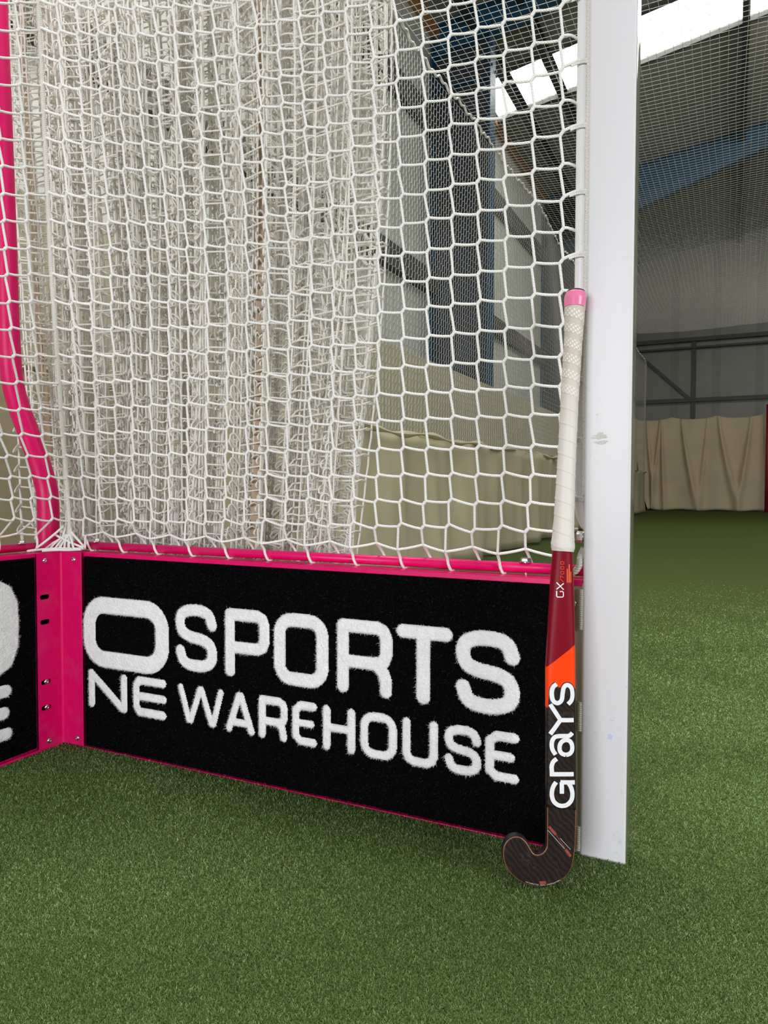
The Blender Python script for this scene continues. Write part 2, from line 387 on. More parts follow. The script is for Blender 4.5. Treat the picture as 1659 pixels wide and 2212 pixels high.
# purlins along the hall
for x in (-1.55, -0.95, 1.49, 2.7, 3.9):
    bm = bmesh.new(); z = RZ(x)
    addbox(bm, (x-0.04, -3, z-0.20), (x-0.03, GY, z)); addbox(bm, (x-0.04, -3, z-0.205), (x+0.05, GY, z-0.195)); addbox(bm, (x-0.04, -3, z-0.012), (x+0.04, GY, z-0.002))
    me = bpy.data.meshes.new('roof_purlin'); bm.to_mesh(me); bm.free()
    tag(link('roof_purlin', me, 'navy'), {-1.55: 'dark steel purlin under the roof nearest the left eaves', -0.95: 'second dark steel purlin from the left eaves, crossing the rooflight', 0.25: 'dark steel purlin hidden partly behind the white goal post', 1.47: 'dark upright-looking purlin crossing the big bright rooflight at top right'}.get(x, 'dark steel purlin towards the ridge' if x < 3 else 'dark steel purlin nearest the ridge'), 'purlin', 'roof purlins')
# wall rails and eaves timber
for n, (z0, z1) in enumerate([(5.02, 5.30), (3.05, 3.32)]):
    tag(box_obj('trim_%d' % (21+n), (WX, -3, z0), (WX+0.10, GY, z1), 'rail'), 'dark horizontal rail along the cladding wall', kind='structure')
tag(box_obj('trim_23', (WX+0.0, -3, RZ(WX)-0.10), (WX+0.10, GY, RZ(WX)+0.0), 'timber'), 'orange timber strip at the top of the wall', kind='structure')
for n, (z, h) in enumerate([(4.45, 0.10), (4.24, 0.05), (2.88, 0.10)]):
    tag(box_obj('trim_%d' % (31+n), (WX, GY-0.14, z-h/2), (XR, GY, z+h/2), 'rail'), 'dark horizontal rail on the end wall', kind='structure')
tag(box_obj('trim_35', (0.42, GY-0.10, 2.4), (0.52, GY, 4.40), 'rail'), 'upright rail on the end wall', kind='structure')
bm = bmesh.new(); addbox(bm, (-0.04, -0.02, -1.05), (0.04, 0.02, 1.05)); bmesh.ops.transform(bm, matrix=Matrix.Translation((-0.28, GY-0.06, 3.55)) @ Matrix.Rotation(math.radians(-46), 4, 'Y') , verts=bm.verts)
me = bpy.data.meshes.new('trim_36'); bm.to_mesh(me); bm.free(); tag(link('trim_36', me, 'rail'), 'slanting brace on the end wall', kind='structure')
tag(box_obj('door_1', (-1.3, GY-0.02, 0.0), (-0.35, GY+0.0, 2.1), 'doork'), 'dark opening behind the end curtain', kind='structure')
tag(box_obj('wall_screen', (-1.30, -3, 0.0), (-1.22, GY-0.2, 1.83), 'lining'), 'low cream ribbed screen wall in front of the columns', kind='structure')

def portal(yc, label, d0, d1, top_d=0.02):
    root = tag(empty('portal_frame', (-1.3, yc, 0)), label, 'steel frame', 'blue portal frames')
    def P(name, bm, mt='blue'):
        bmesh.ops.translate(bm, verts=bm.verts, vec=(1.3, -yc, 0)); me = bpy.data.meshes.new(name); bm.to_mesh(me); bm.free(); return link(name, me, mt, root)
    x0, x1 = WX+0.02, -1.3; h = 0.11
    bm = bmesh.new(); top = RZ(x1)-0.25
    addbox(bm, (x0, yc-h, 0), (x0+0.02, yc+h, top)); addbox(bm, (x1-0.02, yc-h, 0), (x1, yc+h, top))
    for z in (5.6,): addbox(bm, (x0, yc-h, z), (x1, yc+h, z+0.02))
    P('column_flanges', bm)
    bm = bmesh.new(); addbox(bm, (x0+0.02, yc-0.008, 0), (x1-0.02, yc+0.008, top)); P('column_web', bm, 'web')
    # rafter: tapered haunch, flanges and web
    bm = bmesh.new(); xs = [x0]+[x1]+list(np.linspace(x1+0.3, 9.0, 24))
    def bot(x): return RZ(x)-top_d-(d0-d1*min(max((x-x1)/3.2, 0), 1))
    for (ya, yb, f0, f1) in ((yc-0.008, yc+0.008, lambda x: bot(x), lambda x: RZ(x)-top_d), (yc-h, yc+h, lambda x: bot(x)-0.01, lambda x: bot(x)+0.012), (yc-h, yc+h, lambda x: RZ(x)-top_d-0.015, lambda x: RZ(x)-top_d)):
        rows = []
        for x in xs: rows.append([bm.verts.new((x, ya, f0(x))), bm.verts.new((x, yb, f0(x))), bm.verts.new((x, yb, f1(x))), bm.verts.new((x, ya, f1(x)))])
        for a, b in zip(rows, rows[1:]):
            for k in range(4): bm.faces.new((a[k], b[k], b[(k+1) % 4], a[(k+1) % 4]))
        bm.faces.new(rows[0]); bm.faces.new(rows[-1][::-1])
    bmesh.ops.recalc_face_normals(bm, faces=bm.faces); P('rafter', bm)
    for k in range(4):
        bm = bmesh.new(); addbox(bm, (x1-0.05, yc-0.09+(k % 2)*0.16, top-0.55+0.25*(k//2)), (x1+0.02, yc-0.06+(k % 2)*0.16, top-0.52+0.25*(k//2))); P('bolt', bm)
portal(7.55, 'near blue portal frame with its column seen through the goal net', 0.36, 0.30)
portal(13.5, 'farther blue portal frame whose rafter shows right of the white post', 1.0, 0.58)

# end curtain with scalloped folds
def end_curtain(name, x0, x1, label, phase):
    def fn(u, v):
        x = x0+(x1-x0)*u
        top = 2.36+0.07*(1-np.abs(np.sin(u*math.pi*(x1-x0)/1.05+phase)))**1.5
        z = 0.02+(top-0.02)*v
        left = np.clip((0.14-u)/0.14, 0, 1)
        xs = x+(0.34*(1-v)**2.2)*left*1.0
        fold = 0.02*np.sin(x*9.5+phase)
        for xc, dr, am, wd_ in att: 
            c_ = xc+dr*(1-v)**1.3; fold = fold-am*np.exp(-((x-c_)/(wd_*(0.5+1.1*(1-v))))**2)*(0.35+0.65*np.sin(np.pi*np.clip(v*0.9+0.1, 0, 1)))
        return xs, GY-0.36+fold, z+0.015*np.sin(x*7)*(1-v)
    r_ = random.Random(int(phase*10)); att = [(x0+0.30, 0.22, 0.13, 0.06), (x0+0.62, -0.25, 0.10, 0.05), (x0+0.66, 0.10, 0.14, 0.05), (x0+1.15, 0.42, 0.15, 0.07), (x0+1.75, -0.18, 0.08, 0.05), (x0+2.02, 0.50, 0.15, 0.08), (x0+2.75, -0.30, 0.13, 0.07), (x0+3.05, 0.2, 0.12, 0.06)]
    o = quad_grid(name, fn, 260, 40, 'canvas2'); md = o.modifiers.new('t', 'SOLIDIFY'); md.thickness = 0.004
    return tag(o, label, 'curtain', 'canvas screens at the far end')
end_curtain('canvas_curtain', -0.93, 2.18, 'cream canvas curtain hanging at the far end right of the white post', 0.4)
end_curtain('canvas_curtain', 2.25, 6.0, 'cream canvas curtain at the far end, right of the red pole', 1.3)
o = quad_grid('canvas_curtain', lambda u, v: (-1.15+0.28*u, GY-0.45+0.05*np.sin(u*14), 0.03+2.38*v), 20, 10, 'canvas2'); tag(o, 'narrow strip of canvas curtain beside the dark opening at the far end', 'curtain', 'canvas screens at the far end')
tag(tube_obj('red_pole', [(2.19, GY-0.75, 0), (2.19, GY-0.75, 2.62)], 0.05, 'red', sides=16), 'dark red padded pole standing at the right edge of the far curtain', 'pole')

# ---- practice-cage netting: vertical net with canvas skirt, and the netting overhead
NX = -0.45
nt_root = tag(empty('division_net', (NX, 3, 0)), 'fine grey division net with a cream canvas skirt running along the hall behind the goal', 'net')
tb = TB(); cell = 0.05
yv = np.arange(-0.6, 11.0, cell); YE = 17.2; zv = np.arange(0.97, 3.5, cell)
Yg, Zg = np.meshgrid(yv, zv, indexing='ij'); e = 0.005
sag = lambda Y, Z: NX+0.03*np.sin(Y*1.3)+0.015*np.sin(Y*3.1+Z*2)
def g3(Y, Z): return np.stack([sag(Y, Z), Y, Z], -1)
def wav(Y, Z): return 0.012*np.sin(Z*7+Y*0.9)*np.exp(-(Z-0.96)*2.0)
U_ = g3(Yg-e, Zg+e+wav(Yg, Zg)); L_ = g3(Yg+e, Zg-e+wav(Yg, Zg))
off = lambda A: (A-np.array([NX, 3, 0]))
tb.tubes(off(np.stack([U_, L_], 2).reshape(-1, 2, 3)), 0.0018, 3)
tb.tubes(off(np.stack([L_[:-1], U_[1:]], 2).reshape(-1, 2, 3)), 0.0015, 3)
tb.tubes(off(np.stack([L_[:, 1:], U_[:, :-1]], 2).reshape(-1, 2, 3)), 0.0016, 3)
yf = np.arange(11.0, YE, cell); n_ = len(yf)
tb.tubes(off(g3(np.stack([yf, yf], 1), np.tile([0.97, 3.5], (n_, 1)))), 0.0012, 3)
tb.tubes(off(g3(np.tile([11.0, YE], (len(zv), 1)), np.stack([zv, zv], 1))), 0.0012, 3)
tb.build('mesh', 'thin', nt_root)
yy = np.linspace(-0.6, YE, 700)
P = np.stack([np.zeros_like(yy)+sag(yy, 3.5)-NX, yy-3, 3.51+0.012*np.sin(yy*55)+0.01*np.sin(yy*19)], -1)
tb = TB(); tb.tubes(P, 0.009, 6); tb.build('top_rope', 'cord2', nt_root)
def skirt(u, v):
    y = -0.9+(YE+0.9)*u**1.6; z = 0.025+0.935*v
    f = 0.035*np.sin(y*9+0.8*np.sin(z*3))+0.025*np.sin(y*3.3-z)+0.012*np.sin(y*23+z*2)
    return f*(1.15-v)+0.03*np.sin(y*1.3)*v, y-3, z+0.012*np.sin(y*6)*v+0.03*np.sin(y*2.1)*(1-v)*0.3
o = quad_grid('canvas_skirt', skirt, 900, 14, 'canvas', nt_root); md = o.modifiers.new('t', 'SOLIDIFY'); md.thickness = 0.003
def hem(u, v):
    y = -0.9+(YE+0.9)*u**1.6; a = v*2*np.pi; r = 0.012+0.006*np.sin(y*13)
    return r*np.cos(a)+0.012, y-3, 0.955+r*np.sin(a)*1.3+0.012*np.sin(y*6)
quad_grid('hem', hem, 900, 8, 'canvas', nt_root)

tb = TB(); ZC = 3.52; o_ = np.array([2, 6, ZC])
xs = np.arange(NX, 5.0, 0.055); ysn = np.arange(0.2, 13.4, 0.055)
yk = np.linspace(0.2, 13.4, 30)
def zc(x, y): return ZC+0.02*np.sin(x*2.2)*np.sin(y*0.8)
A = np.stack([np.broadcast_to(xs[:, None]+0, (len(xs), 30))+0.008*np.sin(yk*2.2)[None, :], np.broadcast_to(yk, (len(xs), 30)), zc(xs[:, None], yk[None, :])], -1)
tb.tubes(A-o_, 0.0016, 3)
xk = np.linspace(NX, 5.0, 12)
A = np.stack([np.broadcast_to(xk, (len(ysn), 12)), np.broadcast_to(ysn[:, None], (len(ysn), 12))+0.01*np.sin(xk*3)[None, :], zc(xk[None, :], ysn[:, None])], -1)
tb.tubes(A-o_, 0.0016, 3)
o = tb.build('roof_net', 'thin'); o.location = o_; tag(o, 'fine netting stretched flat overhead below the roof, with small square meshes', 'net')

# ---------------------------------------------------------------- bundled net hanging behind the goal side
def bundle():
    root = tag(empty('gathered_net', (0.1, 0.3, 0)), 'thick white net gathered into dense hanging folds just outside the side of the goal', 'net')
    org = np.array([0.1, 0.3, 0.0])
    zt, zb, pz = 2.16, 0.03, 0.0545
    zk = np.arange(zb, zt, 0.03); K = len(zk)
    tB = (zk-0.45)/1.45; tB = np.clip(tB, -0.3, 1.3)
    xl = -0.345-0.02*tB-0.08*np.clip(tB, 0, 1); xr = 0.715+0.085*tB+0.03*np.sin(np.clip(tB, 0, 1)*3.1)
    cords = []; NL = 6
    for layer in range(NL):
        t0, t1 = rng.uniform(0.0, 0.05)+(0.06 if layer in (2, 5) else 0), rng.uniform(0.93, 1.0)-(0.10 if layer in (1, 4) else 0)
        n_l = int(rng.integers(44, 54)); st_ = np.where(rng.random(n_l) < 0.62, rng.uniform(0.08, 0.55, n_l), rng.uniform(1.4, 3.6, n_l)); tt = t0+(t1-t0)*np.cumsum(st_)/st_.sum()
        if layer % 2: tt = tt[::-1]
        for t in tt:
            if layer > 1 and t > 0.90 and rng.random() < 0.6: continue
            cords.append((t, 0.145+0.028*layer+rng.uniform(-0.012, 0.012), rng.uniform(0, 6.28), rng.uniform(0.002, 0.007)))
    X = []
    for (t, y, ph, am) in cords:
        x = xl+(xr-xl)*t+am*np.sin(zk*rng.uniform(1.2, 2.4)+ph)+0.0010*np.sin(zk/pz*2*np.pi+ph)
        yv_ = y+0.012*np.sin(zk*2.1+ph)+0.001*np.cos(zk/pz*2*np.pi+ph)
        X.append(np.stack([x, yv_, zk], -1))
    X = np.array(X)
    tb = TB(); tb.tubes(X-org, 0.0024, 6)
    rows = np.arange(0.10, zt-0.05, pz)
    polys = []; ph_w = 0.0
    for i in range(len(X)-1):
        ph_w = (ph_w+rng.normal(0, 0.008)+0.027) % 0.0545-0.027 if i % 7 else rng.uniform(-0.027, 0.027); off_ = ph_w; a0 = rng.uniform(0, 6.28); lop = rng.uniform(0.7, 1.1); twist = rng.uniform(-1, 1)
        ro = rows+(i % 2)*pz*0.5*0
        pa = np.stack([np.interp(ro+off_, zk, X[i, :, c]) for c in range(3)], -1)
        pb = np.stack([np.interp(ro+off_+0.007*math.sin(a0), zk, X[i+1, :, c]) for c in range(3)], -1)
        ch = np.linalg.norm(pb-pa, axis=1); L = 0.052
        bul = 0.5*np.sqrt(np.clip(L*L-ch*ch, 0, None))*lop
        side = 0.62 if rng.random() < 0.5 else 0.15
        dirv = np.array([side*math.cos(a0), -0.85, side*1.3*math.sin(a0)]); dirv /= np.linalg.norm(dirv)
        jit = 1+rng.uniform(-0.08, 0.08, len(ro))
        pts = []
        for s, w, w2 in ((0, 0, 0), (0.06, 0.45, 0.35), (0.2, 0.85, 0.5), (0.4, 1.05, 0.15), (0.6, 1.05, -0.15), (0.8, 0.85, -0.5), (0.94, 0.45, -0.35), (1, 0, 0)):
            p = pa*(1-s)+pb*s+(bul*jit)[:, None]*w*dirv+np.array([0, 0, 1])*(bul*w2*twist)[:, None]
            pts.append(p)
        polys.append(np.stack(pts, 1))
    tb.tubes(np.concatenate(polys)-org, 0.0022, 6)
    tb.build('mesh', 'cord2', root)
    # peach webbing straps among the folds
    for (t, y, w0) in ((0.73, 0.16, 0.020), (0.045, 0.22, 0.018)):
        zz = np.linspace(0.3, 2.15, 60)
        cx = np.interp(zz, zk, xl+(xr-xl)*t)+0.010*np.sin(zz*3.1+t*9); w = w0*(0.55+0.45*np.sin(zz*5+t*7)**2)*(0.55 if t > 0.5 else 1)
        V = []; F = []
        for j in range(60):
            for sx, sy in ((-1, 0), (-0.3, -0.008), (0.3, 0.006), (1, 0)): V.append((cx[j]+w[j]*sx-org[0], y+sy-org[1], zz[j]))
        for j in range(59):
            for k in range(3): a = j*4+k; F.append((a, a+1, a+5, a+4))
        link('webbing_strap', npmesh('webbing_strap', np.array(V), [np.array(F)]), 'strap', root).modifiers.new('t', 'SOLIDIFY').thickness = 0.0015
bundle()

# ================================================================ the goal
goal = tag(empty('hockey_goal', (0, 0, 0)), 'pink and white field hockey goal corner with turf faced backboards', 'hockey goal')
# ---- lettering: stroke skeletons in board coordinates (x along, z up)
def sdf_mask(X, Z, strokes):
    """distance below stroke half-width -> inside measure (m)"""
    best = np.full(X.shape, 9.0)
    for pts, hw in strokes:
        pts = np.asarray(pts, dtype=float)
        for a, b in zip(pts[:-1], pts[1:]):
            d = b-a; L2 = d@d+1e-12
            t = np.clip(((X-a[0])*d[0]+(Z-a[1])*d[1])/L2, 0, 1)
            q = np.hypot(X-a[0]-t*d[0], Z-a[1]-t*d[1])-hw
            best = np.minimum(best, q)
    return best
def rrect(x0, x1, z0, z1, r, n=6):
    P = []
    for cx, cz, a0 in ((x1-r, z1-r, 0), (x0+r, z1-r, 90), (x0+r, z0+r, 180), (x1-r, z0+r, 270)):
        for k in range(n+1):
            a = math.radians(a0+90*k/n); P.append((cx+r*math.cos(a), cz+r*math.sin(a)))
    return P+[P[0]]
def S_glyph(x0, x1, z0, z1):
    m = (z0+z1)/2; w = x1-x0; h = z1-z0
    return catmull([(x1, z1-0.24*h), (x1-0.10*w, z1-0.07*h), (x1-0.32*w, z1), (x0+0.32*w, z1), (x0+0.06*w, z1-0.08*h), (x0, z1-0.24*h), (x0+0.08*w, m+0.10*h), (x0+0.32*w, m+0.02*h), (x1-0.32*w, m-0.02*h), (x1-0.08*w, m-0.10*h), (x1, z0+0.24*h), (x1-0.06*w, z0+0.08*h), (x1-0.32*w, z0), (x0+0.32*w, z0), (x0+0.10*w, z0+0.07*h), (x0, z0+0.24*h)], 4)
def P_bowl(x0, x1, z0, z1, r):
    return [(x0, z1), (x1-r, z1), (x1-r*0.3, z1-r*0.3), (x1, z1-r), (x1, z0+r), (x1-r*0.3, z0+r*0.3), (x1-r, z0), (x0, z0)]
H1, H2 = 0.0128, 0.0086
b1, t1 = 0.218+H1, 0.3615-H1; b2, t2 = 0.100+H2, 0.1885-H2
side_strokes = [
 (rrect(0.100, 0.3195, 0.2160, 0.3410, 0.046, 8), 0.0195),
 (S_glyph(0.358+H1, 0.470-H1, b1, t1), H1),
 ([(0.491+H1, b1), (0.491+H1, t1)], H1), (P_bowl(0.491+H1, 0.603-H1, 0.268+H1, t1, 0.018), H1),
 (rrect(0.614+H1, 0.739-H1, b1, t1, 0.028), H1+0.001),
 ([(0.759+H1, b1), (0.759+H1, t1)], H1), (P_bowl(0.759+H1, 0.877-H1, 0.268+H1, t1, 0.018), H1), ([(0.842, 0.281), (0.858, 0.266), (0.864, 0.250), (0.864, b1)], H1),
 ([(0.885+H1, t1), (0.996-H1, t1)], H1), ([(0.9395, t1), (0.9395, b1)], H1+0.001),
 (S_glyph(1.003+H1, 1.118-H1, b1, t1), H1+0.001),
 ([(0.096+H2, b2), (0.096+H2, t2), (0.200, b2), (0.206, b2), (0.206, t2-0.002)], H2+0.001),
 ([(0.329-H2, t2), (0.252, t2), (0.243, t2-0.012), (0.243, b2+0.012), (0.252, b2), (0.329-H2, b2)], H2+0.001), ([(0.243, 0.144), (0.322, 0.144)], H2+0.0005),
 ([(0.371, t2), (0.393, b2+0.002), (0.398, b2+0.002), (0.424, t2), (0.428, t2), (0.454, b2+0.002), (0.459, b2+0.002), (0.479, t2)], H2-0.001),
 ([(0.500, b2), (0.526, t2), (0.531, t2), (0.557, b2)], H2-0.0005), ([(0.508, 0.123), (0.549, 0.123)], H2-0.001),
 ([(0.575+H2, b2), (0.575+H2, t2)], H2), (P_bowl(0.575+H2, 0.646-H2, 0.132+H2*0.6, t2, 0.012), H2), ([(0.620, 0.138), (0.632, 0.128), (0.636, b2)], H2),
 ([(0.714-H2, t2), (0.676, t2), (0.665, t2-0.010), (0.665, b2+0.010), (0.676, b2), (0.714-H2, b2)], H2), ([(0.665, 0.145), (0.709-H2, 0.145)], H2-0.001),
 ([(0.727+H2, b2), (0.727+H2, t2)], H2), ([(0.799-H2, b2), (0.799-H2, t2)], H2), ([(0.736, 0.1455), (0.790, 0.1455)], H2-0.001),
 (rrect(0.810+H2, 0.887-H2, b2, t2, 0.020), H2),
 ([(0.898+H2, t2), (0.898+H2, b2+0.014), (0.902+H2, b2+0.005), (0.912+H2, b2), (0.955-H2, b2), (0.965-H2, b2+0.005), (0.969-H2, b2+0.014), (0.969-H2, t2)], H2),
 (S_glyph(0.981+H2, 1.051-H2, b2, t2), H2),
 ([(1.119-H2, t2), (1.078, t2), (1.066, t2-0.010), (1.066, b2+0.010), (1.078, b2), (1.119-H2, b2)], H2), ([(1.066, 0.145), (1.112-H2, 0.145)], H2-0.0005),
]
# the backboard (coordinate s runs away from the corner, towards the camera side = -y); its text ends there
BH1, BH2 = 0.030, 0.014
back_strokes = [
 ([(-0.40, 0.388), (-0.185, 0.388), (-0.163, 0.376), (-0.151, 0.350), (-0.149, 0.310), (-0.151, 0.262), (-0.163, 0.232), (-0.185, 0.222), (-0.40, 0.222)], 0.024),
 ([(-0.40, 0.388), (-0.43, 0.37), (-0.43, 0.24), (-0.40, 0.222)], 0.024),
 ([(-0.155, 0.34), (-0.175, 0.34), (-0.175, 0.27), (-0.155, 0.27)], 0.020),
 ([(-0.160, 0.163), (-0.28, 0.163)], BH2), ([(-0.166, 0.115), (-0.28, 0.115)], BH2), ([(-0.160, 0.068), (-0.28, 0.068)], BH2), ([(-0.28, 0.163), (-0.28, 0.068)], BH2),
 ([(-0.42, 0.068), (-0.42, 0.163), (-0.34, 0.068), (-0.34, 0.163)], BH2),
]
def board(name, mapf, s0, s1, z0, z1, strokes, nb, nw, label):
    """mapf(s, z, d) -> world; d = distance out of the board"""
    root = empty(name, (0, 0, 0)); root.parent = goal
    def place(S, Z, D): return mapf(S, Z, D)
    # lettering: raised cut-pile slab on a fine grid
    c = 0.0016; S, Z = np.meshgrid(np.arange(s0, s1, c), np.arange(z0, z1, c), indexing='ij')
    ins = -sdf_mask(S, Z, strokes)
    h = np.clip(ins/0.004, 0, 1)**0.6*0.0032+0.0006+0.0007*rng.standard_normal(S.shape)*(ins > 0.002)
    keep = (ins > -0.0005)
    idx = -np.ones(S.shape, int); q = keep[:-1, :-1] & keep[1:, :-1] & keep[1:, 1:] & keep[:-1, 1:]
    used = np.zeros_like(keep); used[:-1, :-1] |= q; used[1:, :-1] |= q; used[1:, 1:] |= q; used[:-1, 1:] |= q
    idx[used] = np.arange(used.sum())
    F = np.stack([idx[:-1, :-1][q], idx[1:, :-1][q], idx[1:, 1:][q], idx[:-1, 1:][q]], -1)
    V = place(S[used], Z[used], h[used])
    let = link('lettering', npmesh('lettering', V, [F]), 'wbase', root)
    # carpet slab
    cs = 0.004; S, Z = np.meshgrid(np.arange(s0, s1+cs, cs), np.arange(z0, z1+cs, cs), indexing='ij')
    ed = np.minimum(np.minimum(S-s0, s1-S), np.minimum(Z-z0, z1-Z))
    D = np.where(ed <= 0.001, -0.006, 0.0)+0.0004*rng.standard_normal(S.shape)
    V = place(S.ravel(), Z.ravel(), D.ravel()); n2 = S.shape[1]
    i = (np.arange(S.shape[0]-1)[:, None]*n2+np.arange(n2-1)[None, :]).ravel()
    car = link('carpet_facing', npmesh('carpet_facing', V, [np.stack([i, i+n2, i+n2+1, i+1], -1)]), 'black', root)
    # pile fibres
    def fibres(n, inside, ln, wd, mat, parent, nm, spread):
        s = rng.uniform(s0-0.001, s1+0.001, n*3); z = rng.uniform(z0-0.001, z1+0.001, n*3)
        iv = -sdf_mask(s, z, strokes); ok = (iv > -0.0005) if inside else (iv < 0.001)
        s, z, iv = s[ok][:n], z[ok][:n], iv[ok][:n]; n = len(s)
        b0 = np.where(inside, 0.0024, 0.0)
        th = rng.uniform(0, 2*np.pi, n); L = ln*rng.uniform(0.5, 1.3, n); out = rng.uniform(0.25, 1.0, n); lat = np.sqrt(np.clip(1-(out*0.9)**2, 0, 1))
        wild = rng.random(n) < spread; L = np.where(wild, L*2.0, L)
        dx, dz = np.cos(th)*lat*L, np.sin(th)*lat*L
        px, pz = -np.sin(th)*wd/2, np.cos(th)*wd/2
        curl = rng.uniform(-0.6, 0.6, n)
        mx_, mz_ = dx*0.5-dz*curl*0.5, dz*0.5+dx*curl*0.5
        V = np.stack([place(s-px, z-pz, b0+0*s), place(s+px, z+pz, b0+0*s), place(s+mx_+px*0.8, z+mz_+pz*0.8, b0+out*L*0.55), place(s+mx_-px*0.8, z+mz_-pz*0.8, b0+out*L*0.55), place(s+dx, z+dz, b0+out*L*0.8)], 1)
        b = np.arange(n)[:, None]*5
        rnd = np.repeat(rng.random(n)**1.0, 5)
        link(nm, npmesh(nm, V.reshape(-1, 3), [b+np.array([[0, 1, 2, 3]]), b+np.array([[3, 2, 4]])], True, rnd), mat, parent)['kind'] = 'stuff'
    fibres(nb, False, 0.0042, 0.00036, 'bpile', car, 'pile', 0.04)
    fibres(nw, True, 0.0034, 0.00036, 'wpile', let, 'pile', 0.06)
    return root
def side_map(S, Z, D): 
    S = np.asarray(S, float); return np.stack([S, -0.008-np.asarray(D)+0*S, np.asarray(Z)+0*S], -1)
def back_map(S, Z, D):
    S = np.asarray(S, float); return np.stack([0.008+np.asarray(D)+0*S, S, np.asarray(Z)+0*S], -1)
sb = board('side_board', side_map, 0.079, 1.186, 0.0030, 0.4485, side_strokes, 190000, 130000, None)
bb = board('back_board', back_map, -0.95, -0.077, 0.0075, 0.4485, back_strokes, 110000, 70000, None)
sb['label'] = 'side board with white capital lettering on black turf'; bb['label'] = 'back board at the left with partly seen lettering'
# sheet-metal trays of the boards
def lshape(name, boxes, mat, parent, bev=0.001):
    bm = bmesh.new()
    for lo, hi in boxes: addbox(bm, lo, hi, bev)
    me = bpy.data.meshes.new(name); bm.to_mesh(me); bm.free(); return link(name, me, mat, parent)
lshape('metal_tray', [((0.0, -0.003, 0.003), (1.2225, 0.003, 0.460)), ((0.0, -0.001, 0.456), (1.2225, 0.042, 0.460)), ((0.0, -0.001, 0.003), (1.2225, 0.040, 0.007)), ((0.0, -0.0098, 0.0005), (1.20, -0.002, 0.0030)), ((0.0, -0.006, 0.4505), (1.2225, -0.001, 0.460))], 'pink', sb)
lshape('metal_tray', [((-0.003, -1.9, 0.003), (0.003, 0.0, 0.460)), ((-0.042, -1.9, 0.456), (0.001, 0.04, 0.460)), ((-0.040, -1.9, 0.003), (0.001, 0.04, 0.007)), ((0.002, -1.9, 0.001), (0.014, 0.0, 0.0055)), ((0.001, -1.9, 0.4505), (0.006, 0.0, 0.460))], 'pink', bb)
# corner bracket: folded plate with slots
def bracket():
    root = empty('corner_bracket', (0, 0, 0)); root.parent = goal; root['label'] = 'pink folded corner bracket with two slots'
    d = 0.0125; t = 0.002; W = 0.0805; z0, z1 = 0.004, 0.4605
    bm = bmesh.new()
    addbox(bm, (d, -d-t, z0), (W, -d, z1), 0.0008)                       # leg on the side board
    # leg on the back board, with two open and two screwed slots
    slots = [0.358, 0.300]; screwed = [0.160, 0.100]
    yl, yr = -W, -d
    bands = [z0]; allz = sorted(slots+screwed); h = 0.0055
    for z in allz: bands += [z-h, z+h]
    bands.append(z1)
    for k in range(0, len(bands), 2): addbox(bm, (d, yl, bands[k]), (d+t, yr, bands[k+1]))
    for z in allz:
        ya, yb = -0.0735, -0.0475
        addbox(bm, (d, yl, z-h), (d+t, ya, z+h)); addbox(bm, (d, yb, z-h), (d+t, yr, z+h))
        for yc_, sgn in ((ya, 1), (yb, -1)):   # rounded slot ends
            for a0, a1 in ((0, 30), (30, 60), (60, 90)):
                for sz in (1, -1):
                    p = lambda a: (yc_+sgn*h*(1-math.cos(math.radians(a))), z+sz*h*math.sin(math.radians(a)))
                    (ya0, za0), (ya1, za1) = p(a0), p(a1)
                    vs = [bm.verts.new((x, y, zz)) for x in (d, d+t) for y, zz in ((ya0, za0), (ya1, za1), (yc_, za1))]
                    for f in ((3, 4, 5), (2, 1, 0), (0, 1, 4, 3), (1, 2, 5, 4)): bm.faces.new([vs[i] for i in f])
    # rounded fold
    n = 6; r = 0.004; rows = []
    for k in range(n+1):
        a = math.radians(90*k/n); cx, cy = d+t+r, -d-t-r
        rows.append([bm.verts.new((cx-r*math.cos(a), cy+r*math.sin(a), z)) for z in (z0, z1)])
    for a, b in zip(rows, rows[1:]):
        f = bm.faces.new((a[0], b[0], b[1], a[1])); f.smooth = True
    bmesh.ops.recalc_face_normals(bm, faces=bm.faces)
    me = bpy.data.meshes.new('plate'); bm.to_mesh(me); bm.free(); link('plate', me, 'pink', root)
    for (x, y, z, ax) in ((0.056, -d-t, 0.442, (0, -1, 0)), (0.061, -d-t, 0.021, (0, -1, 0)), (d+t, -0.0585, 0.442, (1, 0, 0)), (d+t, -0.053, 0.020, (1, 0, 0)), (d+t-0.001, -0.058, 0.160, (1, 0, 0)), (d+t-0.001, -0.0575, 0.100, (1, 0, 0))):
        dome_screw('screw', (x, y, z), ax, root, 0.0062 if z > 0.43 or z < 0.03 else 0.0068)
bracket()
# dark void behind the slots: a black strip of carpet underlay
box_obj('carpet_edge', (0.0085, -0.079, 0.014), (0.0105, -0.012, 0.447), 'black', bb)

# rails the net is laced to
tube_obj('net_rail', [(0.035, 0.030, 0.4725), (1.219, 0.030, 0.4725)], 0.0092, 'pink', goal)
tube_obj('net_rail', [(-0.030, -0.03, 0.4725), (-0.030, -1.9, 0.4725)], 0.0092, 'pink', goal)
tube_obj('net_rail_stub', catmull([(-0.030, -0.04, 0.4725), (-0.022, 0.010, 0.4725), (0.040, 0.030, 0.4725)], 6), 0.0092, 'pink', goal)
for p in ((0.082, 0.030, 0.4830), (1.117, 0.030, 0.4835), (-0.030, -0.085, 0.4830)): hex_bolt('hex_bolt', p, (0, 0, 1), goal, 0.0095, 0.0065, 0.03)
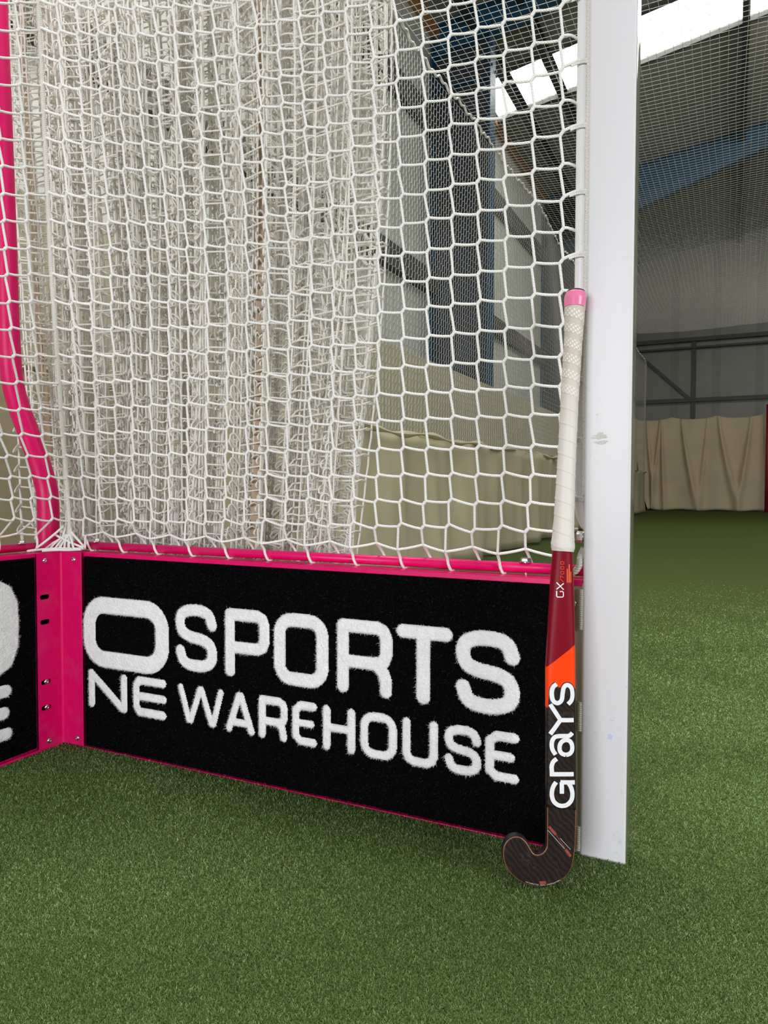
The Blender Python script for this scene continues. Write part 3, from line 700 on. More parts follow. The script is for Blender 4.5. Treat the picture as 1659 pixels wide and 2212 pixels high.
# back upright with its double bend
up = catmull([(-0.0801+0.0, 0.03, 0.30), (-0.0801, 0.03, 0.4766), (-0.081, 0.03, 0.585), (-0.098, 0.03, 0.645), (-0.145, 0.03, 0.745), (-0.186, 0.03, 0.828), (-0.206, 0.03, 0.905), (-0.2140, 0.03, 1.05), (-0.2185, 0.03, 1.2138), (-0.2278, 0.03, 1.5194), (-0.239, 0.03, 1.8284), (-0.248, 0.03, 2.12)], 8)
tube_obj('back_upright', [tuple(p) for p in up], 0.0258, 'pink', goal, 28)
tube_obj('upright_foot', [(-0.0801, 0.03, 0.0), (-0.0801, 0.03, 0.31)], 0.0258, 'pink', goal, 28)

# front post
PX0, PX1, PY0 = 1.2228, 1.2960, -0.0095
post = box_obj('goal_post', (PX0, PY0, -0.01), (PX1, PY0+0.052, 2.14), 'post', goal, 0.0045, 4, True); post['label'] = 'white rectangular goal post'
bmx = bmesh.new(); bmx.from_mesh(post.data)
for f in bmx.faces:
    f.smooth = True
    if f.normal.x > 0.9: f.material_index = 1  # darker colour here paints in a dim grazing reflection of the hall
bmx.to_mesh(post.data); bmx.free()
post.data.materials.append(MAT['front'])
try:
    post.data.set_sharp_from_angle(angle=math.radians(35))
except Exception: pass
# chipped paint mark and small nicks on the post face
def splat(name, cx, cz, rx, rz, n, seed, mat='chip', holes=True):
    r = random.Random(seed); bm = bmesh.new()
    for k in range(n):
        a = r.uniform(-1, 1); z = cz+rz*a*0.9; half = rx*math.sqrt(max(0.02, 1-a*a))
        x0 = cx-half*r.uniform(0.1, 1.0); x1 = cx+half*r.uniform(0.3, 1.0); th = rz*r.uniform(0.07, 0.22)
        pts = []
        m = 9
        for j in range(m+1): s = j/m; pts.append((x0+(x1-x0)*s, z+th*math.sin(math.pi*s)*r.uniform(0.5, 1.1)+0.0012*s))
        for j in range(m, -1, -1): s = j/m; pts.append((x0+(x1-x0)*s, z-th*math.sin(math.pi*s)*r.uniform(0.4, 1.0)-0.0003))
        vs = [bm.verts.new((x, PY0-0.00015-0.00001*k, zz)) for x, zz in pts]
        bm.faces.new(vs)
    me = bpy.data.meshes.new(name); bm.to_mesh(me); bm.free(); return link(name, me, mat, post)
splat('paint_chip', 1.2465, 0.6925, 0.0165, 0.0125, 9, 3)
splat('paint_chip', 1.2420, 0.7315, 0.0022, 0.0016, 3, 5); splat('paint_chip', 1.2330, 0.6655, 0.0022, 0.001, 2, 8)
# end plate and weld beads beside the post
lshape('end_plate', [((1.186, -0.0035, 0.0), (1.2235, 0.0005, 0.4560)), ((1.2205, -0.006, 0.0), (1.2240, 0.030, 0.4560))], 'plate', goal, 0.0008)
dome_screw('screw', (1.2055, -0.0035, 0.4205), (0, -1, 0), goal, 0.0075)
def weld(z0, z1):
    n = int((z1-z0)/0.0035); P_ = []; R_ = []
    for k in range(n*4+1):
        z = z0+(z1-z0)*k/(n*4); P_.append((1.2200, -0.0062, z)); R_.append(0.0030+0.0011*abs(math.sin(math.pi*k/4))+0.0004*random.random())
    tube_obj('weld_bead', P_, R_, 'weld', goal, 10)
weld(0.378, 0.446); weld(0.208, 0.258); weld(0.006, 0.048)
# white net bar behind the stick
nb_pts = catmull([(1.2090, 0.016, 2.10), (1.2088, 0.016, 1.6), (1.2088, 0.016, 1.1), (1.2092, 0.016, 0.75), (1.2100, 0.016, 0.620), (1.2120, 0.018, 0.580), (1.2200, 0.024, 0.553), (1.2290, 0.028, 0.545)], 8)
tube_obj('net_bar', [tuple(p) for p in nb_pts], 0.0098, 'white', goal, 22)
hex_bolt('hex_bolt', (1.2215, 0.000, 0.532), (-1, 0, 0), goal, 0.0100, 0.012, 0.0)

# ================================================================ the goal net
net = tag(empty('goal_net', (0, 0, 0)), 'white knotless goal net with square meshes laced to the pink rail and the post bar', 'net')
NR = 24  # rows above the rail
NC = 23
zr = np.array([0.493, 0.542, 0.588, 0.635, 0.684, 0.737, 0.785, 0.834, 0.885, 0.937, 0.988]+[0.988+0.0520*k for k in range(1, NR-10)])
zl = np.array([0.483+0.0505*j for j in range(6)]+[0.7355+0.0625*k for k in range(1, NR-5)])
xb = np.linspace(0.030, 0.892, 18); xb = np.concatenate([xb, 0.892+np.arange(1, 7)*0.0485])
xm = np.array([-0.022, 0.040, 0.105, 0.170, 0.228, 0.285, 0.339, 0.392, 0.444, 0.496, 0.547, 0.597, 0.647, 0.697, 0.746, 0.795, 0.844, 0.892, 0.941, 0.988, 1.037, 1.085, 1.133, 1.180])
xt = np.array([-0.055, 0.010, 0.071, 0.130, 0.189, 0.246, 0.301, 0.354, 0.406, 0.458, 0.510, 0.562, 0.614, 0.666, 0.717, 0.769, 0.820, 0.871, 0.923, 0.975, 1.025, 1.075, 1.125, 1.173])
def napp(i, j):
    """node in the plane y=0 as the photo's side of the net shows it"""
    z0 = zr[j]; a = 0
    if z0 < 0.60: x = xb[i]*(1-(z0-0.5)/0.1*0.15)+xm[i]*((z0-0.5)/0.1*0.15) if z0 > 0.5 else xb[i]
    else: 
        t = min((z0-0.60)/0.45, 1); base = (xb[i]*0.85+xm[i]*0.15)*(1-t)+xm[i]*t
        x = base if z0 < 1.05 else xm[i]+(xt[i]-xm[i])*min((z0-1.05)/0.55, 1.25)
    w = max(0.0, 1-max(x, -0.15)/0.85)**1.7
    z = zr[j]+(zl[j]-zr[j])*w
    return np.array([x, 0.0, z])
def kfac(x, z): 
    s = min(max((z-0.50)/0.55, 0), 1); s = s*s*(3-2*s)
    return 1-0.125*s*math.exp(-(max(x+0.05, 0)/0.34)**2)
def node(i, j, jitter=True):
    p = napp(i, j); k = kfac(p[0], p[2]); q = CAM+k*(p-CAM)
    return q
N = np.array([[node(i, j) for j in range(NR)] for i in range(NC+1)])   # side net nodes, column 0 = corner rope
for j in range(1, NR):
    for i in range(1, NC):
        if zr[j] < 0.66: # tension waves from the lacing
            N[i, j, 2] += 0.004*(1 if i % 2 else -1)*(0.66-zr[j])/0.17; N[i, j, 0] += -0.010*((0.70-zr[j])/0.2)**2*(0.3+i/NC)
jit = rng.normal(0, 0.0008, N.shape); N[1:, 1:] += jit[1:, 1:]
DX = np.array([0.0029, 0, 0.0034])
Uo = N+DX; Lo = N-DX
CR = 0.00245
def sagcurve(a, b, n=5, sag=0.0):
    s = np.linspace(0, 1, n)[:, None]
    d = np.array([0, 0, -1.0])
    return a[..., None, :]*(1-s)+b[..., None, :]*s+(4*s*(1-s))*sag*d
tb = TB()
I = slice(1, NC+1)
def seg3(A, B): return sagcurve(A.reshape(-1, 3), B.reshape(-1, 3), 4, 0.0012)
tb.tubes(seg3(Uo[0:NC, 1:], Lo[1:NC+1, 1:]), CR, 8)                       # horizontals
tb.tubes(np.stack([Lo[1:, 1:], Uo[1:, 1:]], 2).reshape(-1, 2, 3), CR*1.30, 8)   # knots
tb.tubes(sagcurve(Lo[1:NC+1, 2:].reshape(-1, 3), Uo[1:NC+1, 1:-1].reshape(-1, 3), 4, 0), CR, 8)       # verticals
# bottom row and lacing round the rail
RZc, RYc, RR = 0.4725, 0.030, 0.0092
low = []
base = []
for i in range(1, NC+1):
    x = N[i, 1, 0]-0.006
    odd = (i % 2 == 1)
    p = np.array([x-(0.004 if i < 12 else -0.0), 0.004 if odd else 0.016, 0.497 if odd else 0.507]); base.append(p)
base = np.array(base)
tb.tubes(sagcurve(Lo[1:NC+1, 1], base, 4, 0), CR, 8)
tb.tubes(sagcurve(base[:-1], base[1:], 4, 0.001), CR, 8)
for i in range(NC):
    p = base[i]
    if (i+1) % 2 == 1:   # over the front of the rail and under
        th = np.radians(np.array([50, 95, 140, 180, 215, 250]))   # measured from +y(back) over the top
        ring = np.stack([np.full(6, p[0]), RYc+(RR+CR)*np.cos(th), RZc+(RR+CR)*np.sin(th)], -1)
        ring[:, 0] += np.linspace(0.0, 0.006, 6)
        P = np.vstack([p, [p[0], RYc-RR-0.006, RZc+0.012], [p[0]+0.001, RYc-RR-CR, RZc], [p[0]+0.004, RYc-0.006, RZc-RR-CR*0.6], [p[0]+0.006, RYc+0.003, RZc-RR-CR]])
        tb.tubes(catmull(P, 4), CR*1.1, 8)
    else:                 # down behind the rail
        P = np.vstack([p, [p[0]+0.002, RYc+0.006, RZc+0.018], [p[0]+0.006, RYc+RR+CR, RZc+0.004], [p[0]+0.008, RYc+RR*0.6, RZc-RR]])
        tb.tubes(catmull(P, 4), CR, 8)
# right edge: loops round the white bar
for j in range(1, NR):
    a = Uo[NC, j]
    if j % 2 == 0:
        P = np.array([a, [1.1920, 0.001, a[2]+0.0035], [1.2005, 0.0035, a[2]+0.0062], [1.2090, 0.0035, a[2]+0.0066], [1.2175, 0.0055, a[2]+0.0060], [1.2215, 0.010, a[2]+0.0045]])
        tb.tubes(catmull(P, 4), CR*1.15, 8)
        P = P-np.array([0, 0, 0.0040]); tb.tubes(catmull(P[1:], 4), CR*0.8, 8)
    else:
        P = np.array([a, [1.1900, 0.004, a[2]-0.0004], [1.1980, 0.013, a[2]-0.0022], [1.2060, 0.027, a[2]-0.0035]])
        tb.tubes(catmull(P, 4), CR, 8)
# back net: same rows, going away from the corner along -y
NB = 26
rope0 = N[0]
Nb = np.array([[rope0[j]+np.array([-0.004*m*(1 if zr[j] > 0.7 else 0), -0.049*m, (zr[j]*0.3+zl[j]*0.7-zl[j])*0.02*m*0]) for j in range(NR)] for m in range(NB+1)])
Nb[1:, 1:] += rng.normal(0, 0.0009, Nb[1:, 1:].shape)
Nb[:, :, 2] = CAM[2]+(Nb[:, :, 2]-CAM[2])*(1-0.0285*np.arange(NB+1))[:, None]
Ub = Nb+np.array([0, 0.003, 0.0035]); Lb = Nb-np.array([0, 0.003, 0.0035])
tb.tubes(sagcurve(Lb[0:NB, 1:].reshape(-1, 3), Ub[1:, 1:].reshape(-1, 3), 4, 0.0015), CR, 8)
tb.tubes(np.stack([Lb[1:, 1:], Ub[1:, 1:]], 2).reshape(-1, 2, 3), CR*1.3, 8)
tb.tubes(sagcurve(Lb[1:, 2:].reshape(-1, 3), Ub[1:, 1:-1].reshape(-1, 3), 3, 0), CR, 8)
bb_ = np.array([[-0.022, Nb[m, 1, 1]+0.0, 0.500 if m % 2 else 0.506] for m in range(1, NB+1)])
tb.tubes(sagcurve(Lb[1:, 1], bb_, 4, 0), CR, 8); tb.tubes(sagcurve(bb_[:-1], bb_[1:], 3, 0.001), CR, 8)
for m in range(NB):
    p = bb_[m]
    if m % 2 == 0: tb.tubes(catmull(np.array([p, [-0.019, p[1], 0.483], [-0.018, p[1]-0.003, 0.470], [-0.028, p[1]-0.005, 0.4605]]), 4), CR*1.1, 8)
# gathering at the corner
for (a, b) in (((0.035, 0.0, 0.505), (0.075, 0.004, 0.470)), ((0.0, -0.02, 0.500), (0.075, 0.004, 0.468)), ((0.08, 0.0, 0.500), (0.074, 0.003, 0.468)), ((0.02, -0.01, 0.520), (-0.012, -0.06, 0.470)), ((0.02, 0.0, 0.53), (0.01, -0.015, 0.468)), ((0.03, 0.0, 0.52), (0.045, -0.005, 0.468))):
    tb.tubes(sagcurve(np.array([a]), np.array([b]), 5, 0.002), CR*1.1, 8)
tb.tubes(catmull(np.array([(0.075, 0.000, 0.468), (0.045, -0.010, 0.467), (0.015, -0.022, 0.4675), (-0.010, -0.055, 0.466), (-0.018, -0.080, 0.464)]), 6), 0.0030, 8)
tb.tubes(catmull(np.array([(0.070, -0.003, 0.466), (0.042, -0.014, 0.4645), (0.020, -0.030, 0.465), (0.000, -0.055, 0.464)]), 6), 0.0035, 8)
for k in range(7):
    a = np.array([0.030+0.004*math.cos(k*2.1), -0.006+0.004*math.sin(k*2.1), 0.50]); b = np.array([0.052-0.012*k, -0.010-0.003*k, 0.467])
    tb.tubes(sagcurve(a[None], b[None], 4, -0.003), 0.0026, 6)
tb.build('mesh', 'cord', net)
# braided corner rope
def braid(pts, r, pitch, rope_r, name, parent, mat='rope', strands=3):
    P = catmull(pts, 24); d = np.concatenate([[0], np.cumsum(np.linalg.norm(np.diff(P, axis=0), axis=1))])
    n = int(d[-1]/pitch*9); s = np.linspace(0, d[-1], n); C = np.stack([np.interp(s, d, P[:, c]) for c in range(3)], -1)
    T = np.gradient(C, axis=0); T /= np.linalg.norm(T, axis=1, keepdims=True); A = np.cross(T, [0.1, 1, 0.05]); A /= np.linalg.norm(A, axis=1, keepdims=True); B = np.cross(T, A)
    tb = TB()
    for k in range(strands):
        ph = s/pitch*2*np.pi+2*np.pi*k/strands
        tb.tubes(C+rope_r*(A*np.cos(ph)[:, None]+B*np.sin(ph)[:, None]), r, 6)
    return tb.build(name, mat, parent)
rp = [tuple(N[0, j]) for j in range(1, NR)]
braid([(0.032, -0.006, 0.470), (0.030, -0.003, 0.50)]+rp, 0.0026, 0.017, 0.0026, 'corner_rope', net, 'rope', 4)
braid([(1.2208+0.0006*math.sin(z*31), 0.006, z) for z in np.linspace(0.60, 2.0, 40)], 0.0029, 0.020, 0.0026, 'edge_rope', net, 'rope', 3)
braid([(1.2210, 0.006, 0.512), (1.2170, -0.002, 0.498), (1.2160, -0.004, 0.485), (1.2080, -0.003, 0.474), (1.196, -0.001, 0.470)], 0.0030, 0.014, 0.0030, 'rope_tail', net, 'rope', 3)

# ================================================================ the hockey stick
u_ = np.array([0.9272, 0.3688, -0.0651]); w_ = np.array([0.0298, 0.1007, 0.9945]); n_s = np.cross(u_, w_)
stick = tag(empty('hockey_stick'), 'hockey stick with white grip and black hooked head leaning against the white post', 'hockey stick')
Ms = Matrix.Identity(4)
ORG = (1.184, -0.128, 0.0025)
for i in range(3): Ms[i][0], Ms[i][1], Ms[i][2], Ms[i][3] = u_[i], -n_s[i], w_[i], ORG[i]
stick.matrix_world = Ms
# stations: z, left, right, half-thickness, exponent
ST = [(0.118, 0.0025, 0.0476, 0.0096, 8), (0.150, 0.0003, 0.0458, 0.0102, 6), (0.222, -0.0044, 0.0411, 0.0106, 5), (0.268, -0.0074, 0.0379, 0.0110, 4.5), (0.332, -0.0116, 0.0337, 0.0114, 4), (0.400, -0.0123, 0.0291, 0.0120, 3), (0.450, -0.0128, 0.0252, 0.0125, 2.5), (0.522, -0.0120, 0.0184, 0.0125, 2.2)]
STA = np.array(ST)
def sect(z):
    return [float(np.interp(z, STA[:, 0], STA[:, k])) for k in (1, 2, 3, 4)]
def surf(x, z, eps=0.0003):
    if z < 0.119: return -0.0096-eps
    l, r, b, e = sect(z); a = (r-l)/2; q = min(abs((x-(l+r)/2)/a), 0.995)
    return -b*(1-q**e)**(1/e)-eps
def loft(name, zs, secf, mat, parent, n=40, capend=True, exps=None):
    bm = bmesh.new(); rings = []
    for z in zs:
        l, r, b, e = secf(z); c = (l+r)/2; a = (r-l)/2; ring = []
        for k in range(n):
            t = 2*math.pi*k/n; ct, st_ = math.cos(t), math.sin(t)
            x = c+a*math.copysign(abs(ct)**(2/e), ct); y = b*math.copysign(abs(st_)**(2/e), st_)
            ring.append(bm.verts.new((x, y, z)))
        rings.append(ring)
    for a_, b_ in zip(rings, rings[1:]):
        for k in range(n): bm.faces.new((a_[k], a_[(k+1) % n], b_[(k+1) % n], b_[k]))
    if capend: bm.faces.new(rings[0][::-1]); bm.faces.new(rings[-1])
    for f in bm.faces: f.smooth = len(f.verts) == 4
    me = bpy.data.meshes.new(name); bm.normal_update(); bm.to_mesh(me); bm.free()
    return link(name, me, mat, parent)
shaft = loft('shaft', list(np.linspace(0.118, 0.522, 60)), sect, 'stick', stick)
HEAD = [(0.0022, 0.1192), (0.0032, 0.1033), (0.0054, 0.0667), (0.0045, 0.0574), (0.001, 0.0513), (-0.0034, 0.0479), (-0.0079, 0.0467), (-0.0131, 0.0483), (-0.0185, 0.0551), (-0.0236, 0.0623), (-0.0286, 0.0672), (-0.0342, 0.0702), (-0.0412, 0.0709), (-0.0488, 0.0687), (-0.0547, 0.0639), (-0.0589, 0.0565), (-0.0605, 0.0479), (-0.0591, 0.0358), (-0.0535, 0.0225), (-0.0452, 0.0126), (-0.037, 0.0066), (-0.0274, 0.0014), (-0.0165, -0.0013), (-0.0056, -0.002), (0.005, -0.0006), (0.0156, 0.0028), (0.026, 0.0084), (0.0348, 0.0146), (0.042, 0.023), (0.046, 0.0325), (0.0477, 0.0418), (0.0489, 0.0542), (0.0494, 0.068), (0.0490, 0.0848), (0.0483, 0.1050), (0.0476, 0.1192)]
HP = catmull(HEAD, 4)
def inset(P, d):
    T = np.gradient(P, axis=0); T /= np.linalg.norm(T, axis=1, keepdims=True)+1e-9
    Nn = np.stack([-T[:, 1], T[:, 0]], -1)       # left of travel = inside (counter-clockwise outline)
    Q = P+Nn*d; Q[0, 1] = P[0, 1]; Q[-1, 1] = P[-1, 1]; return Q
bm = bmesh.new(); rings = []; bh = 0.0096; rr = 0.0030
for a in (90, 65, 40, 18, 0):
    A = math.radians(a); rings.append([bm.verts.new((x, -(bh-rr)-rr*math.sin(A), z)) for x, z in inset(HP, rr*(1-math.cos(A)))])
for a in (0, 18, 40, 65, 90):
    A = math.radians(a); rings.append([bm.verts.new((x, (bh-rr)+rr*math.sin(A), z)) for x, z in inset(HP, rr*(1-math.cos(A)))])
n = len(rings[0])
for k, (a_, b_) in enumerate(zip(rings, rings[1:])):
    for i in range(n-1):
        f = bm.faces.new((a_[i], b_[i], b_[i+1], a_[i+1])); f.smooth = True
        if k == 1: f.material_index = 1
        elif k == 4: f.material_index = 2
bm.faces.new(rings[0]); bm.faces.new(rings[-1][::-1])
bm.normal_update(); bmesh.ops.recalc_face_normals(bm, faces=bm.faces)
me = bpy.data.meshes.new('head'); bm.to_mesh(me); bm.free()
hd = link('head', me, 'stick', stick); me.materials.append(MAT['copper']); me.materials.append(MAT['cap'])
# decals
def ribbon(name, lines, width, mat, parent, eps=0.00035, round_=True, smoothk=0):
    V = []; F = []
    for L in lines:
        P = catmull(L, smoothk) if smoothk and len(L) > 2 else np.array(L, float)
        Q = [P[0]]
        for a, b in zip(P[:-1], P[1:]):
            m = max(1, int(np.hypot(*(b-a))/0.0012))
            for k in range(1, m+1): Q.append(a+(b-a)*k/m)
        Q = np.array(Q); T = np.gradient(Q, axis=0); T /= np.linalg.norm(T, axis=1, keepdims=True)+1e-12
        Nn = np.stack([-T[:, 1], T[:, 0]], -1); base = len(V); nc = 7
        # mitred corners keep their width
        for q, nv in zip(Q, Nn):
            for s in np.linspace(-1, 1, nc):
                x, z = q+nv*s*width/2; V.append((x, surf(x, z, eps), z))
        for i in range(len(Q)-1):
            for k in range(nc-1): a = base+i*nc+k; F.append((a, a+1, a+nc+1, a+nc))
    return link(name, npmesh(name, np.array(V), [np.array(F)]), mat, parent)
GR = {'G': [[(0.0137, 0.159), (0.0096, 0.1509), (0.0084, 0.1405), (0.0114, 0.1305), (0.0179, 0.125), (0.0251, 0.1238), (0.0327, 0.1264), (0.0384, 0.1336), (0.0396, 0.1434), (0.0367, 0.1534), (0.0330, 0.1585)]],
 'r2': [[(0.0067, 0.1722), (0.0056, 0.1824), (0.0077, 0.1898), (0.0125, 0.1946)]],
 'a': [[(0.026, 0.2016), (0.0197, 0.2033), (0.0162, 0.2081), (0.0158, 0.2153), (0.0186, 0.2212), (0.0246, 0.2244), (0.0309, 0.2229), (0.0344, 0.217), (0.0349, 0.2098), (0.032, 0.2044), (0.026, 0.2016)], [(0.0104, 0.2006), (0.0056, 0.2072), (0.0037, 0.2142), (0.0042, 0.2215), (0.0074, 0.227), (0.013, 0.2291), (0.0212, 0.2301), (0.0283, 0.2309), (0.0318, 0.2335), (0.0337, 0.236)]],
 'S': [[(0.0052, 0.3085), (0.0001, 0.3031), (-0.0013, 0.2936), (0.0014, 0.2829), (0.0083, 0.2794), (0.0142, 0.2845), (0.0151, 0.295), (0.0166, 0.3045), (0.0217, 0.3086), (0.028, 0.3044), (0.0305, 0.2942), (0.0292, 0.2853), (0.0244, 0.2792)]]}
GS = [[(0.0422, 0.1612), (0.0203, 0.1595)], [(0.0223, 0.1600), (0.0235, 0.1424)], [(0.0034, 0.1701), (0.0396, 0.1735)], [(-0.0026, 0.2765), (0.0143, 0.2542)], [(0.0143, 0.2542), (0.0003, 0.2310)], [(0.0125, 0.2538), (0.0346, 0.2557)]]
# black field behind the last letter, cutting into the orange
ribbon('lettering_outline', GR['S'], 0.0093, 'decalk', shaft, 0.0003, smoothk=5)
for k_, q_ in enumerate([l for v in GR.values() for l in v]): ribbon('lettering', [q_], 0.0066, 'decalw', shaft, 0.0006+0.00012*(k_ % 3), smoothk=5)
for q_, e_ in zip(GS, (0.0008, 0.0010, 0.0008, 0.0008, 0.0010, 0.0012)): ribbon('lettering', [q_], 0.0066, 'decalw', shaft, e_)
ribbon('model_mark', [[(-0.0037, 0.4517), (-0.0033, 0.4440), (-0.0020, 0.4424), (0.0055, 0.443), (0.0069, 0.4444), (0.0065, 0.4504), (0.0051, 0.4516), (0.001, 0.4513)]], 0.0015, 'decalw', shaft, 0.0006)
ribbon('model_mark', [[(-0.0046, 0.4648), (0.0068, 0.4544)], [(-0.0041, 0.4543), (0.0062, 0.4643)]], 0.0015, 'decalw', shaft, 0.0006)
ribbon('model_number', [[(0.0006, 0.4708), (0.0063, 0.4659)], [(0.001, 0.4721), (0.0008, 0.476), (0.0059, 0.473)]]+[[(0.0009-d, z0+0.0040), (0.0048-d, z0+0.0043), (0.0055-d, z0+0.0035), (0.0056-d, z0+0.0012), (0.005-d, z0+0.0003), (0.0011-d, z0), (0.0006-d, z0+0.0008), (0.0004-d, z0+0.0032), (0.0009-d, z0+0.0040)] for d, z0 in ((0, 0.4784), (0.0004, 0.4860), (0.0008, 0.4936))], 0.0006, 'decalo', shaft, 0.0006)
ribbon('stripes', [[(0.0103, 0.4873), (0.0116, 0.4658)], [(0.0131, 0.4944), (0.0145, 0.466)], [(0.0163, 0.4833), (0.0173, 0.4662)]], 0.0016, 'decalo', shaft, 0.0006)
ribbon('stripe', [[(0.0073, 0.0907), (0.0185, 0.0795)]], 0.0040, 'decalr', hd, 0.0002); ribbon('stripe', [[(0.0344, 0.0588), (0.0430, 0.0490)]], 0.0040, 'decalr', hd, 0.0002)
ribbon('stripe', [[(0.0185, 0.0795), (0.0344, 0.0588)]], 0.0009, 'decalr', hd, 0.0002)
ribbon('stripe', [[(-0.0018, 0.0050), (0.0080, 0.0060)]], 0.0042, 'decalr', hd, 0.0002)
def tiny_text(name, s, path, size, parent):
    """lettering laid along a path on the flat face of the head"""
    P = catmull(path, 10); d = np.concatenate([[0], np.cumsum(np.hypot(*np.diff(P, axis=0).T))]); tot = d[-1]; adv = tot/len(s)
    for_bm = bmesh.new(); made = {}
    for k, ch in enumerate(s):
        if ch == ' ': continue
        cu = bpy.data.curves.new('t', 'FONT'); cu.body = ch; cu.size = size*1.35; cu.align_x = 'CENTER'; cu.resolution_u = 2
        ob = bpy.data.objects.new('t', cu); COL.objects.link(ob); dg = bpy.context.evaluated_depsgraph_get(); me = bpy.data.meshes.new_from_object(ob.evaluated_get(dg))
        t = (k+0.5)*adv; x = np.interp(t, d, P[:, 0]); z = np.interp(t, d, P[:, 1]); x2 = np.interp(t+0.0005, d, P[:, 0]); z2 = np.interp(t+0.0005, d, P[:, 1])
        a = math.atan2(z2-z, x2-x)
        M4 = Matrix.Translation((x, -0.0099, z)) @ Matrix.Rotation(-a, 4, 'Y') @ Matrix.Rotation(math.radians(90), 4, 'X')
        me.transform(M4); for_bm.from_mesh(me); bpy.data.objects.remove(ob); bpy.data.curves.remove(cu); bpy.data.meshes.remove(me)
    me = bpy.data.meshes.new(name); for_bm.to_mesh(me); for_bm.free(); return link(name, me, 'decalw', parent)
tiny_text('small_print', 'INTEGRATED HEEL PROTECTION', [(-0.0237, 0.0035), (-0.012, 0.0014), (0.0034, 0.0012), (0.0185, 0.0052), (0.0289, 0.0110)], 0.0018, hd)
ribbon('fine_line', [[(0.0060, 0.0852), (0.0328, 0.0595)]], 0.00038, 'decalw', hd, 0.0002)
ribbon('fine_line', [[(0.0252, 0.0748), (0.0421, 0.0592)]], 0.00038, 'decalw', hd, 0.0002)

# grip: spiral wraps
GRP = np.array([(0.5135, -0.0128, 0.0206), (0.520, -0.0148, 0.0224), (0.526, -0.0151, 0.0221), (0.532, -0.0144, 0.0209), (0.5635, -0.0132, 0.0187), (0.6314, -0.013, 0.0161), (0.6882, -0.0132, 0.0148), (0.734, -0.0139, 0.0144), (0.752, -0.0140, 0.0139), (0.8025, -0.0146, 0.0140), (0.853, -0.0146, 0.0143), (0.894, -0.0165, 0.0152), (0.905, -0.0172, 0.0154)])
def grip():
    nz, na = 420, 48; zs = np.linspace(0.5140, 0.905, nz); V = []; pitch = 0.0245
    for z in zs:
        l, r = np.interp(z, GRP[:, 0], GRP[:, 1]), np.interp(z, GRP[:, 0], GRP[:, 2]); c, a = (l+r)/2, (r-l)/2
        for k in range(na):
            t = 2*math.pi*k/na; sx, sy = math.cos(t), math.sin(t)
            ang = math.atan2(sx, -sy); hz = z+ang*a*0.30
            ph = ((hz-0.7355)/pitch) % 1.0
            ridge = 0.0005*math.exp(-((ph-0.05)/0.045)**2)-0.0004*math.exp(-((ph-0.965)/0.03)**2)
            if z < 0.532: ridge *= 0.4
            rad = a+ridge+0.0004*(0.5-ph)
            V.append((c+rad*sx, (rad*0.98)*sy, z))
    i = (np.arange(nz-1)[:, None]*na+np.arange(na)[None, :]); j = (np.arange(nz-1)[:, None]*na+(np.arange(na)[None, :]+1) % na)
    F = np.stack([i.ravel(), j.ravel(), (j+na).ravel(), (i+na).ravel()], -1)
    me = npmesh('grip', np.array(V), [F]); g = link('grip', me, 'grip', stick)
    return g
grip()
TP = np.array([(0.9035, -0.0176, 0.0157), (0.9190, -0.0184, 0.0161), (0.9265, -0.0168, 0.0152), (0.9285, -0.0150, 0.0138)])
o = loft('pink_tape', list(np.linspace(0.9030, 0.9285, 16)), lambda z: (float(np.interp(z, TP[:, 0], TP[:, 1])), float(np.interp(z, TP[:, 0], TP[:, 2])), float(np.interp(z, TP[:, 0], (TP[:, 2]-TP[:, 1])/2)), 2.0), 'pinktape', stick); o['label'] = 'pink tape band'
loft('end_cap', [0.925, 0.9295, 0.9305, 0.9315], lambda z: {0.925: (-0.0145, 0.0130, 0.0138, 2.0), 0.9295: (-0.0150, 0.0136, 0.0142, 2.0), 0.9305: (-0.0144, 0.0130, 0.0137, 2.0), 0.9315: (-0.0125, 0.0112, 0.0118, 2.0)}[z], 'cap', stick)

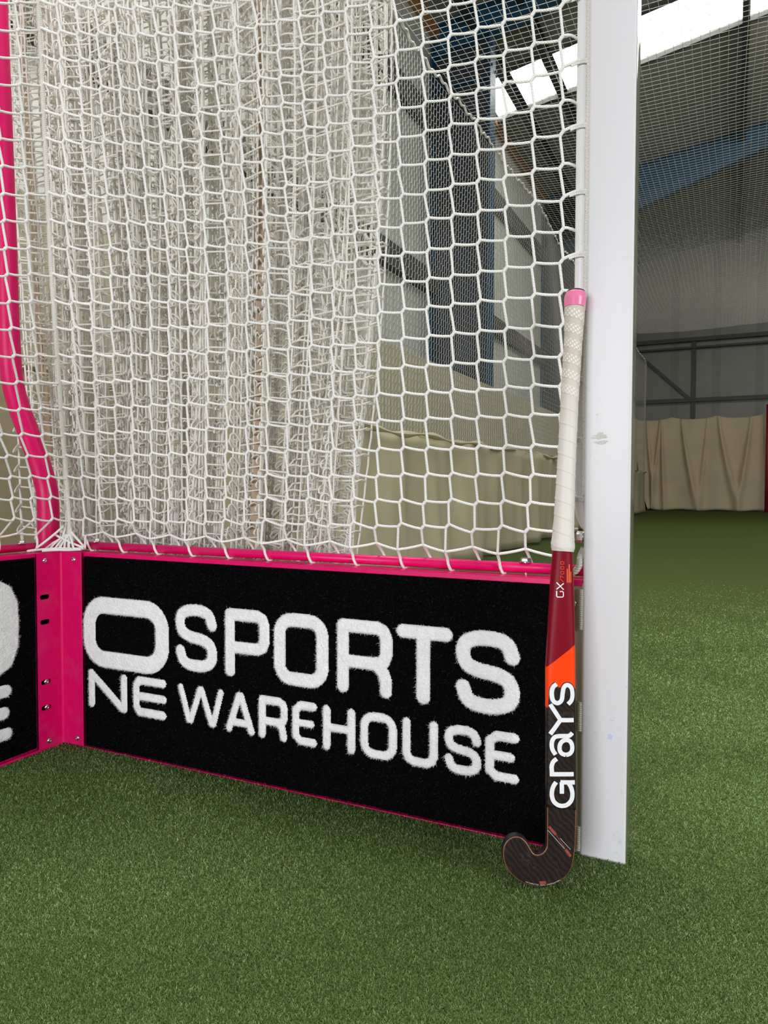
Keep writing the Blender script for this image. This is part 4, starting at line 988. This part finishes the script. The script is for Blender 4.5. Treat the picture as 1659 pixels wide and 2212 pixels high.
# ================================================================ turf pile near the camera
def turf():
    n = 760000
    # sample the ground region in view, with a margin; nearer ground gets more tufts
    cand = []
    zn = rng.uniform(0, 1, n*3); dist = 0.72*(4.8/0.72)**zn                       # forward distance, log distribution
    fx, fy = FW[0]/math.hypot(FW[0], FW[1]), FW[1]/math.hypot(FW[0], FW[1]); rx, ry = fy, -fx
    lat = rng.uniform(-0.62, 0.62, n*3)*dist
    x = CAM[0]+fx*dist+rx*lat; y = CAM[1]+fy*dist+ry*lat
    ok = ((y < -0.012) & (x > 0.016)) | (x > 1.20) | (y > 0.06)
    ok &= (x > -1.1)
    ok &= ~((x > PX0+0.002) & (x < PX1-0.002) & (y > PY0+0.002) & (y < PY0+0.05))
    ok &= ~((x < PX0) & (y > -0.012) & (y < 0.06))
    ok &= rng.random(n*3) < np.clip((4.8-dist)/3.0, 0, 1)**1.2
    x, y, dist = x[ok][:n], y[ok][:n], dist[ok][:n]; n = len(x)
    th = rng.uniform(0, 2*np.pi, n); L = rng.uniform(0.0022, 0.0048, n)*np.clip(dist, 0.9, 2.6)**0.6; wd = 0.00033*np.clip(dist, 0.8, 3.2)
    lean = rng.uniform(0.75, 1.5, n); up_ = L*np.cos(lean); ho = L*np.sin(lean)
    dx, dy = np.cos(th)*ho, np.sin(th)*ho; curl = rng.uniform(-2.0, 2.0, n)
    px, py = -np.sin(th)*wd, np.cos(th)*wd
    mx_, my_ = dx*0.5-dy*curl*0.5, dy*0.5+dx*curl*0.5
    z0 = np.full(n, -0.0005); tip = np.clip(up_, 0.0004, 0.0040)+rng.uniform(0.0006, 0.0030, n)
    g = rng.random(n)
    # soft, broad colour drift of the turf itself
    V = np.stack([np.stack([x-px, y-py, z0], -1), np.stack([x+px, y+py, z0], -1), np.stack([x+mx_+px*0.9, y+my_+py*0.9, tip*0.75], -1), np.stack([x+mx_-px*0.9, y+my_-py*0.9, tip*0.75], -1), np.stack([x+dx, y+dy, tip*(0.55+0.45*g)], -1)], 1)
    b = np.arange(n)[:, None]*5
    rnd = np.repeat(np.clip(rng.beta(2, 2.6, n)+0.05*np.sin(x*7+3*np.sin(y*5)), 0, 1), 5)
    o = link('turf_pile', npmesh('turf_pile', V.reshape(-1, 3), [b+np.array([[0, 1, 2, 3]]), b+np.array([[3, 2, 4]])], True, rnd), 'blade')
    tag(o, 'short curled green fibres of the artificial turf in front of the goal', 'artificial turf', kind='stuff')
turf()
